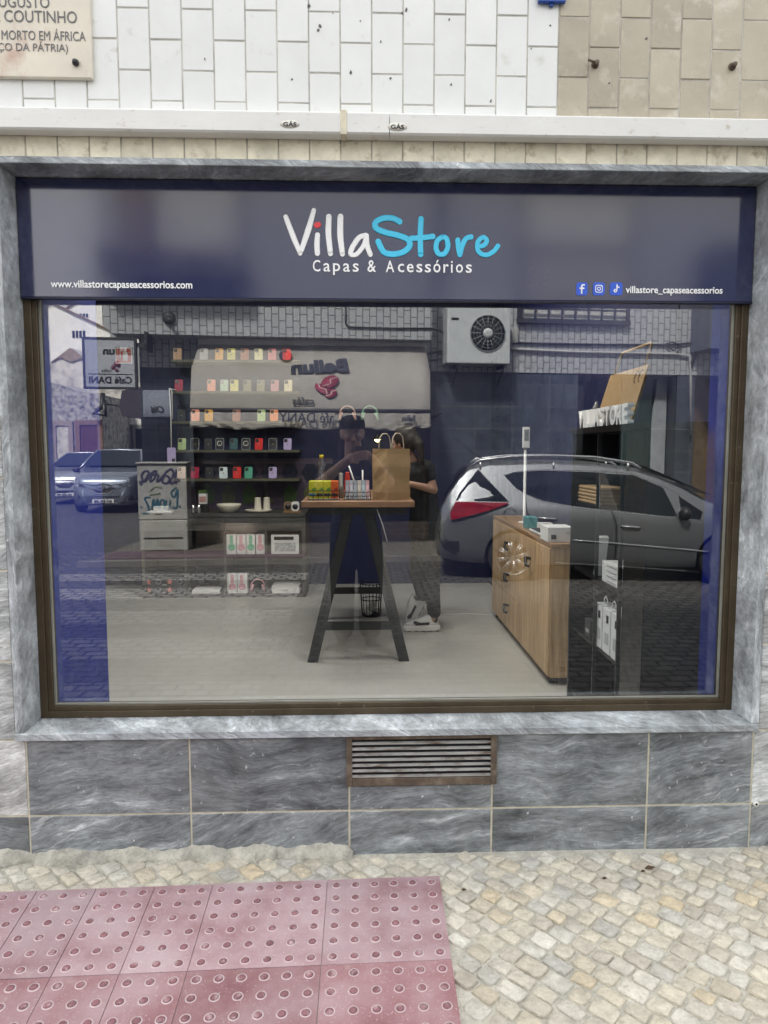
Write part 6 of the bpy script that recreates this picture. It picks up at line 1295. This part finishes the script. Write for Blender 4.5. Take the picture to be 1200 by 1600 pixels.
# ================================================================ people
M['skin'] = pm('skin', (.42, .25, .18), .55, var=.08, scale=10)
M['cloth_navy'] = pm('dark_navy_cloth', (.005, .006, .012), .9, var=.2, scale=12, bump=.2)
M['cloth_black'] = pm('black_cloth', (.005, .005, .006), .9, var=.2, scale=12, bump=.2)
M['hair'] = pm('dark_hair', (.012, .008, .006), .75, var=.3, scale=30, stretch=(1, 1, .1))
def cone(b, a, c, ra, rc): b.tube([a, c], [ra, rc], 14); b.ball(a, ra, 14); b.ball(c, rc, 14)
def limb(b, pts, rs):
    for i in range(len(pts)-1): cone(b, pts[i], pts[i+1], rs[i], rs[i+1])
def head(b, c, face, s=1.0):
    """skull, jaw, nose, ears and lips around centre c, looking along the unit vector face"""
    f = Vector(face).normalized(); r = f.cross(Vector((0, 0, 1))).normalized(); u = r.cross(f); c = Vector(c); P = lambda x, y, z: c+(r*x+f*y+u*z)*s
    b.ball(P(0, -.012, .03), .092*s, 20); b.ball(P(0, .02, .02), .078*s, 18); b.ball(P(0, .03, -.04), .060*s, 16); cone(b, P(0, .062, -.085), P(0, .04, -.05), .028*s, .05*s)
    cone(b, P(0, .098, .015), P(0, .118, -.028), .010*s, .016*s); b.ball(P(.012, .105, -.032), .011*s, 8); b.ball(P(-.012, .105, -.032), .011*s, 8)
    for k in (-1, 1):
        b.ball(P(k*.045, .075, -.012), .025*s, 10); cone(b, P(k*.04, .085, .035), P(k*.015, .095, .032), .012*s, .011*s)
        cone(b, P(k*.082, -.012, .022), P(k*.080, -.008, -.022), .014*s, .010*s)
    cone(b, P(.018, .092, -.058), P(-.018, .092, -.058), .010*s, .010*s); cone(b, P(.014, .09, -.068), P(-.014, .09, -.068), .010*s, .010*s)
    return P
# --- the photographer, standing in the road with a raised phone
FZ = RZ+.004
pg = thing('photographer', 'person in dark cap, t-shirt and wide trousers raising a phone with both hands', 'person', (-.03, -2.9, FZ))
b = MB(); P = head(b, (-.06, -2.885, 1.665), (.10, 1, -.10), 1.08)
limb(b, [(-.055, -2.905, 1.58), (-.05, -2.92, 1.46), (-.04, -2.92, 1.30), (-.035, -2.90, .95)], [.070, .078, .12, .12])
fL = [(-.235, -2.91, 1.385), (-.318, -2.735, 1.275), (-.085, -2.665, 1.472)]; fR = [(.15, -2.91, 1.385), (.232, -2.735, 1.285), (.100, -2.662, 1.478)]
for q in (fL, fR): limb(b, [(-.04, -2.92, 1.38)]+q, [.075, .062, .049, .034])
for q, s in ((fL, -1), (fR, 1)):
    wv = Vector(q[2]); k0 = Vector((.058*s+.0, -2.640, 1.503 if s > 0 else 1.478)); cone(b, wv, k0+Vector((.012*s, -.004, -.005)), .027, .026); b.ball(k0+Vector((.01*s, 0, .012)), .024, 10)
    for j in range(4):
        z = k0.z+.030-.020*j; L = (.10, .112, .104, .082)[j] if s > 0 else (.055, .06, .055, .045)[j]
        limb(b, [(.066*s, -2.635, z-.004), (.052*s, -2.608, z), (.052*s-s*L*.45, -2.604, z-.003), (.052*s-s*L*.85, -2.608, z-.008)], [.0105, .0098, .0092, .0080])
    limb(b, [(k0.x+.012*s, -2.655, k0.z-.01), (.036*s, -2.652, k0.z+.02), (.012*s, -2.650, k0.z+.036)], [.013, .011, .009])
for x in (-.145, .085): limb(b, [(x*.7-.02, -2.895, .93), (x, -2.885, .47), (x, -2.90, .03)], [.085, .055, .042]); cone(b, (x, -2.90, 0), (x*1.15, -2.77, -.035), .042, .035)
bd = blend(b, 'body', M['skin'], pg, .0055, 4)
def eyes(P, par, s=1.0):
    for k in (-1, 1):
        b = MB(); b.ball(P(k*.032, .083, .014), .0125, 10); e = b.build('eye', M['paper_white'], par); b = MB(); b.ball(P(k*.032, .0915, .014), .006, 8); b.build('iris', M['hair'], e)
        b = MB(); b.tube([P(k*.016, .100, .036), P(k*.034, .097, .041), P(k*.05, .083, .036)], .004, 6); b.build('eyebrow', M['hair'], par)
eyes(P, pg)
b = MB(); b.loft([((-.035, -2.905, .90), .205, .135), ((-.035, -2.905, 1.0), .195, .13), ((-.036, -2.91, 1.15), .19, .125), ((-.038, -2.92, 1.28), .20, .125), ((-.04, -2.92, 1.38), .19, .11), ((-.045, -2.92, 1.44), .12, .085), ((-.05, -2.92, 1.475), .07, .07)], 24)
for q in (fL, fR): a = Vector(q[0]); c = a.lerp(Vector(q[1]), .72); limb(b, [(-.04+(a.x+.04)*.7, -2.92, 1.385), a, c], [.085, .075, .072])
blend(b, 'shirt', M['cloth_navy'], pg, .009, 5)
b = MB(); b.loft([((-.035, -2.90, .80), .20, .14), ((-.035, -2.90, .90), .215, .145), ((-.035, -2.90, .97), .205, .14)], 20)
for x in (-.145, .085): limb(b, [(x*.75-.012, -2.895, .84), (x, -2.885, .62), (x, -2.885, .42), (x, -2.90, .06)], [.132, .112, .104, .095])
blend(b, 'trousers', M['cloth_navy'], pg, .010, 5)
b = MB(); k = 0
for i in range(9): pass
b.loft([(P(0, -.012, .045), .106, .112), (P(0, -.012, .085), .106, .112), (P(0, -.014, .125), .09, .096), (P(0, -.016, .145), .055, .06), (P(0, -.016, .15), .01, .01)], 24); b.prism([(P(0,0,0).x+.085*math.sin(R_(a)), P(0,0,0).y+.09+.075*math.cos(R_(a))) for a in range(-90, 91, 15)], P(0, 0, .05).z-.002, P(0, 0, .05).z+.008, ax='z')
cp_ = b.build('cap', M['cloth_navy'], pg); 
for x in (-.145, .085):
    b = MB(); y0 = -2.95; b.prism([(y0, FZ), (y0+.29, FZ), (y0+.30, FZ+.03), (y0, FZ+.035)], x*1.05-.048, x*1.05+.048, ax='x'); b.loft([((x*1.05, y0+.14, FZ+.03), .046, .14), ((x*1.05, y0+.12, FZ+.07), .042, .11), ((x*1.05, y0+.07, FZ+.12), .04, .06)], 16); b.build('shoe', M['cloth_black'], pg, bevel=.004)
b = MB(); 
for (x0, x1, z) in ((-.075, -.045, 1.315), (-.035, .0, 1.315), (-.085, -.03, 1.285), (-.02, .01, 1.285)): b.box((x0, -2.800, z), (x1, -2.785, z+.016))
b.build('shirt_print', pm('faded_print', (.22, .24, .28), .8), pg)
ph = thing('smartphone', 'dark smartphone held upright by the person with the cap', 'smartphone', (.002, -2.63, 1.415))
b = MB(); b.prism(rrect(-.034, 1.416, .042, 1.574, .011), -2.634, -2.6245); b.build('phone_body', M['black'], ph, bevel=.0015)
b = MB(); b.prism(rrect(-.012, 1.533, .024, 1.569, .008), -2.6243, -2.6225); b.build('camera_bump', bpy.data.materials['camera_glass'], ph)
b = MB(); b.prism(rrect(-.031, 1.42, .039, 1.57, .008), -2.6352, -2.6342); b.build('screen', M['car_glass'], ph)
# --- the woman behind the tall table
wm = thing('shop_assistant', 'person with dark hair and white chunky trainers standing behind the kraft bag', 'person', (.57, 3.4, 0))
b = MB(); P2 = head(b, (.375, 3.33, 1.60), (-.75, .75, -.35), .98)
limb(b, [(.40, 3.335, 1.53), (.45, 3.35, 1.44), (.50, 3.37, 1.30), (.56, 3.40, .95)], [.05, .055, .105, .115])
sN, eN = (.545, 3.26, 1.40), (.612, 3.27, 1.215)
limb(b, [(.48, 3.36, 1.37), sN, eN, (.47, 3.16, 1.255), (.41, 3.12, 1.27)], [.07, .05, .038, .027, .024])
limb(b, [(.48, 3.36, 1.37), (.47, 3.52, 1.38), (.50, 3.50, 1.15), (.38, 3.30, 1.22)], [.07, .048, .038, .026])
for c, d in (((.41, 3.12, 1.27), (-1, -.2, .1)), ((.38, 3.30, 1.22), (-.8, -.6, .1))):
    c = Vector(c); d = Vector(d).normalized(); sd2 = d.cross(Vector((0, 0, 1))).normalized(); cone(b, c, c+d*.06, .024, .022)
    for j in range(4): o = sd2*(j-1.5)*.017; limb(b, [c+d*.055+o, c+d*(.09+.004*j)+o*1.1-Vector((0, 0, .006)), c+d*(.12-.006*abs(j-1.3))+o*1.1-Vector((0, 0, .025))], [.0095, .0088, .0075])
    limb(b, [c+d*.02+sd2*.02, c+d*.05+sd2*.042, c+d*.075+sd2*.045], [.012, .010, .008])
limb(b, [(.57, 3.35, .92), (.60, 3.33, .50), (.628, 3.35, .11)], [.10, .06, .040]); limb(b, [(.56, 3.46, .92), (.50, 3.46, .50), (.555, 3.50, .24)], [.10, .06, .040])
blend(b, 'body', M['skin'], wm, .006, 4); eyes(P2, wm)
b = MB(); b.loft([((.565, 3.40, .90), .15, .17), ((.55, 3.39, 1.05), .125, .155), ((.52, 3.38, 1.22), .13, .165), ((.485, 3.365, 1.36), .11, .16), ((.455, 3.355, 1.44), .07, .09)], 20); limb(b, [(.50, 3.33, 1.385), (.548, 3.262, 1.395), (.575, 3.265, 1.33)], [.075, .072, .06]); limb(b, [(.48, 3.42, 1.385), (.475, 3.52, 1.36)], [.07, .058]); blend(b, 'top', M['cloth_black'], wm, .009, 5)
b = MB(); b.loft([((.565, 3.40, .80), .15, .165), ((.565, 3.40, .95), .155, .175)], 18); limb(b, [(.57, 3.345, .86), (.60, 3.33, .50), (.632, 3.35, .16)], [.115, .075, .058]); limb(b, [(.56, 3.46, .86), (.50, 3.46, .50), (.545, 3.495, .27)], [.115, .075, .056]); blend(b, 'trousers', M['cloth_black'], wm, .008, 5)
b = MB(); b.ball(P2(0, -.03, .045), .105, 16); b.ball(P2(0, -.07, .0), .085, 14); limb(b, [P2(0, -.10, .02), P2(0, -.15, -.06), P2(0, -.14, -.2)], [.045, .04, .02]); 
for q in [i for i in range(len(b.v))]: pass
blend(b, 'hair', M['hair'], wm, .008, 3)
def trainer(W, name='trainer'):
    b = MB(W); b.prism([(-.155, .0), (-.12, -.004), (.10, 0), (.145, .012), (.15, .045), (.12, .055), (-.10, .045), (-.16, .04), (-.165, .02)], -.046, .046); o = b.build(name, M['paper_white'], wm, bevel=.008, seg=2)
    b = MB(W); b.loft([((-.01, 0, .04), .145, .043), ((0, 0, .065), .135, .040), ((.025, 0, .09), .10, .036), ((.06, 0, .115), .065, .034), ((.075, 0, .135), .052, .033)], 18); b.build('upper', M['paper_white'], o)
    b = MB(W); b.prism([(-.06, .05), (.05, .055), (.055, .075), (-.02, .072), (-.07, .085), (-.085, .07)], -.0475, .0475); b.prism([(.09, .075), (.115, .07), (.125, .10), (.105, .115)], -.036, .036); b.build('dark_panel', M['cloth_black'], o)
    b = MB(W)
    for i in range(5): b.box((-.13+.06*i, -.0465, -.006), (-.105+.06*i, .0465, .002))
    b.build('tread', M['seal'], o)
trainer(Matrix.Translation((.535, 3.35, .008)))
trainer(Matrix.Translation((.515, 3.50, .118)) @ Matrix.Rotation(R_(-62), 4, 'Y'))
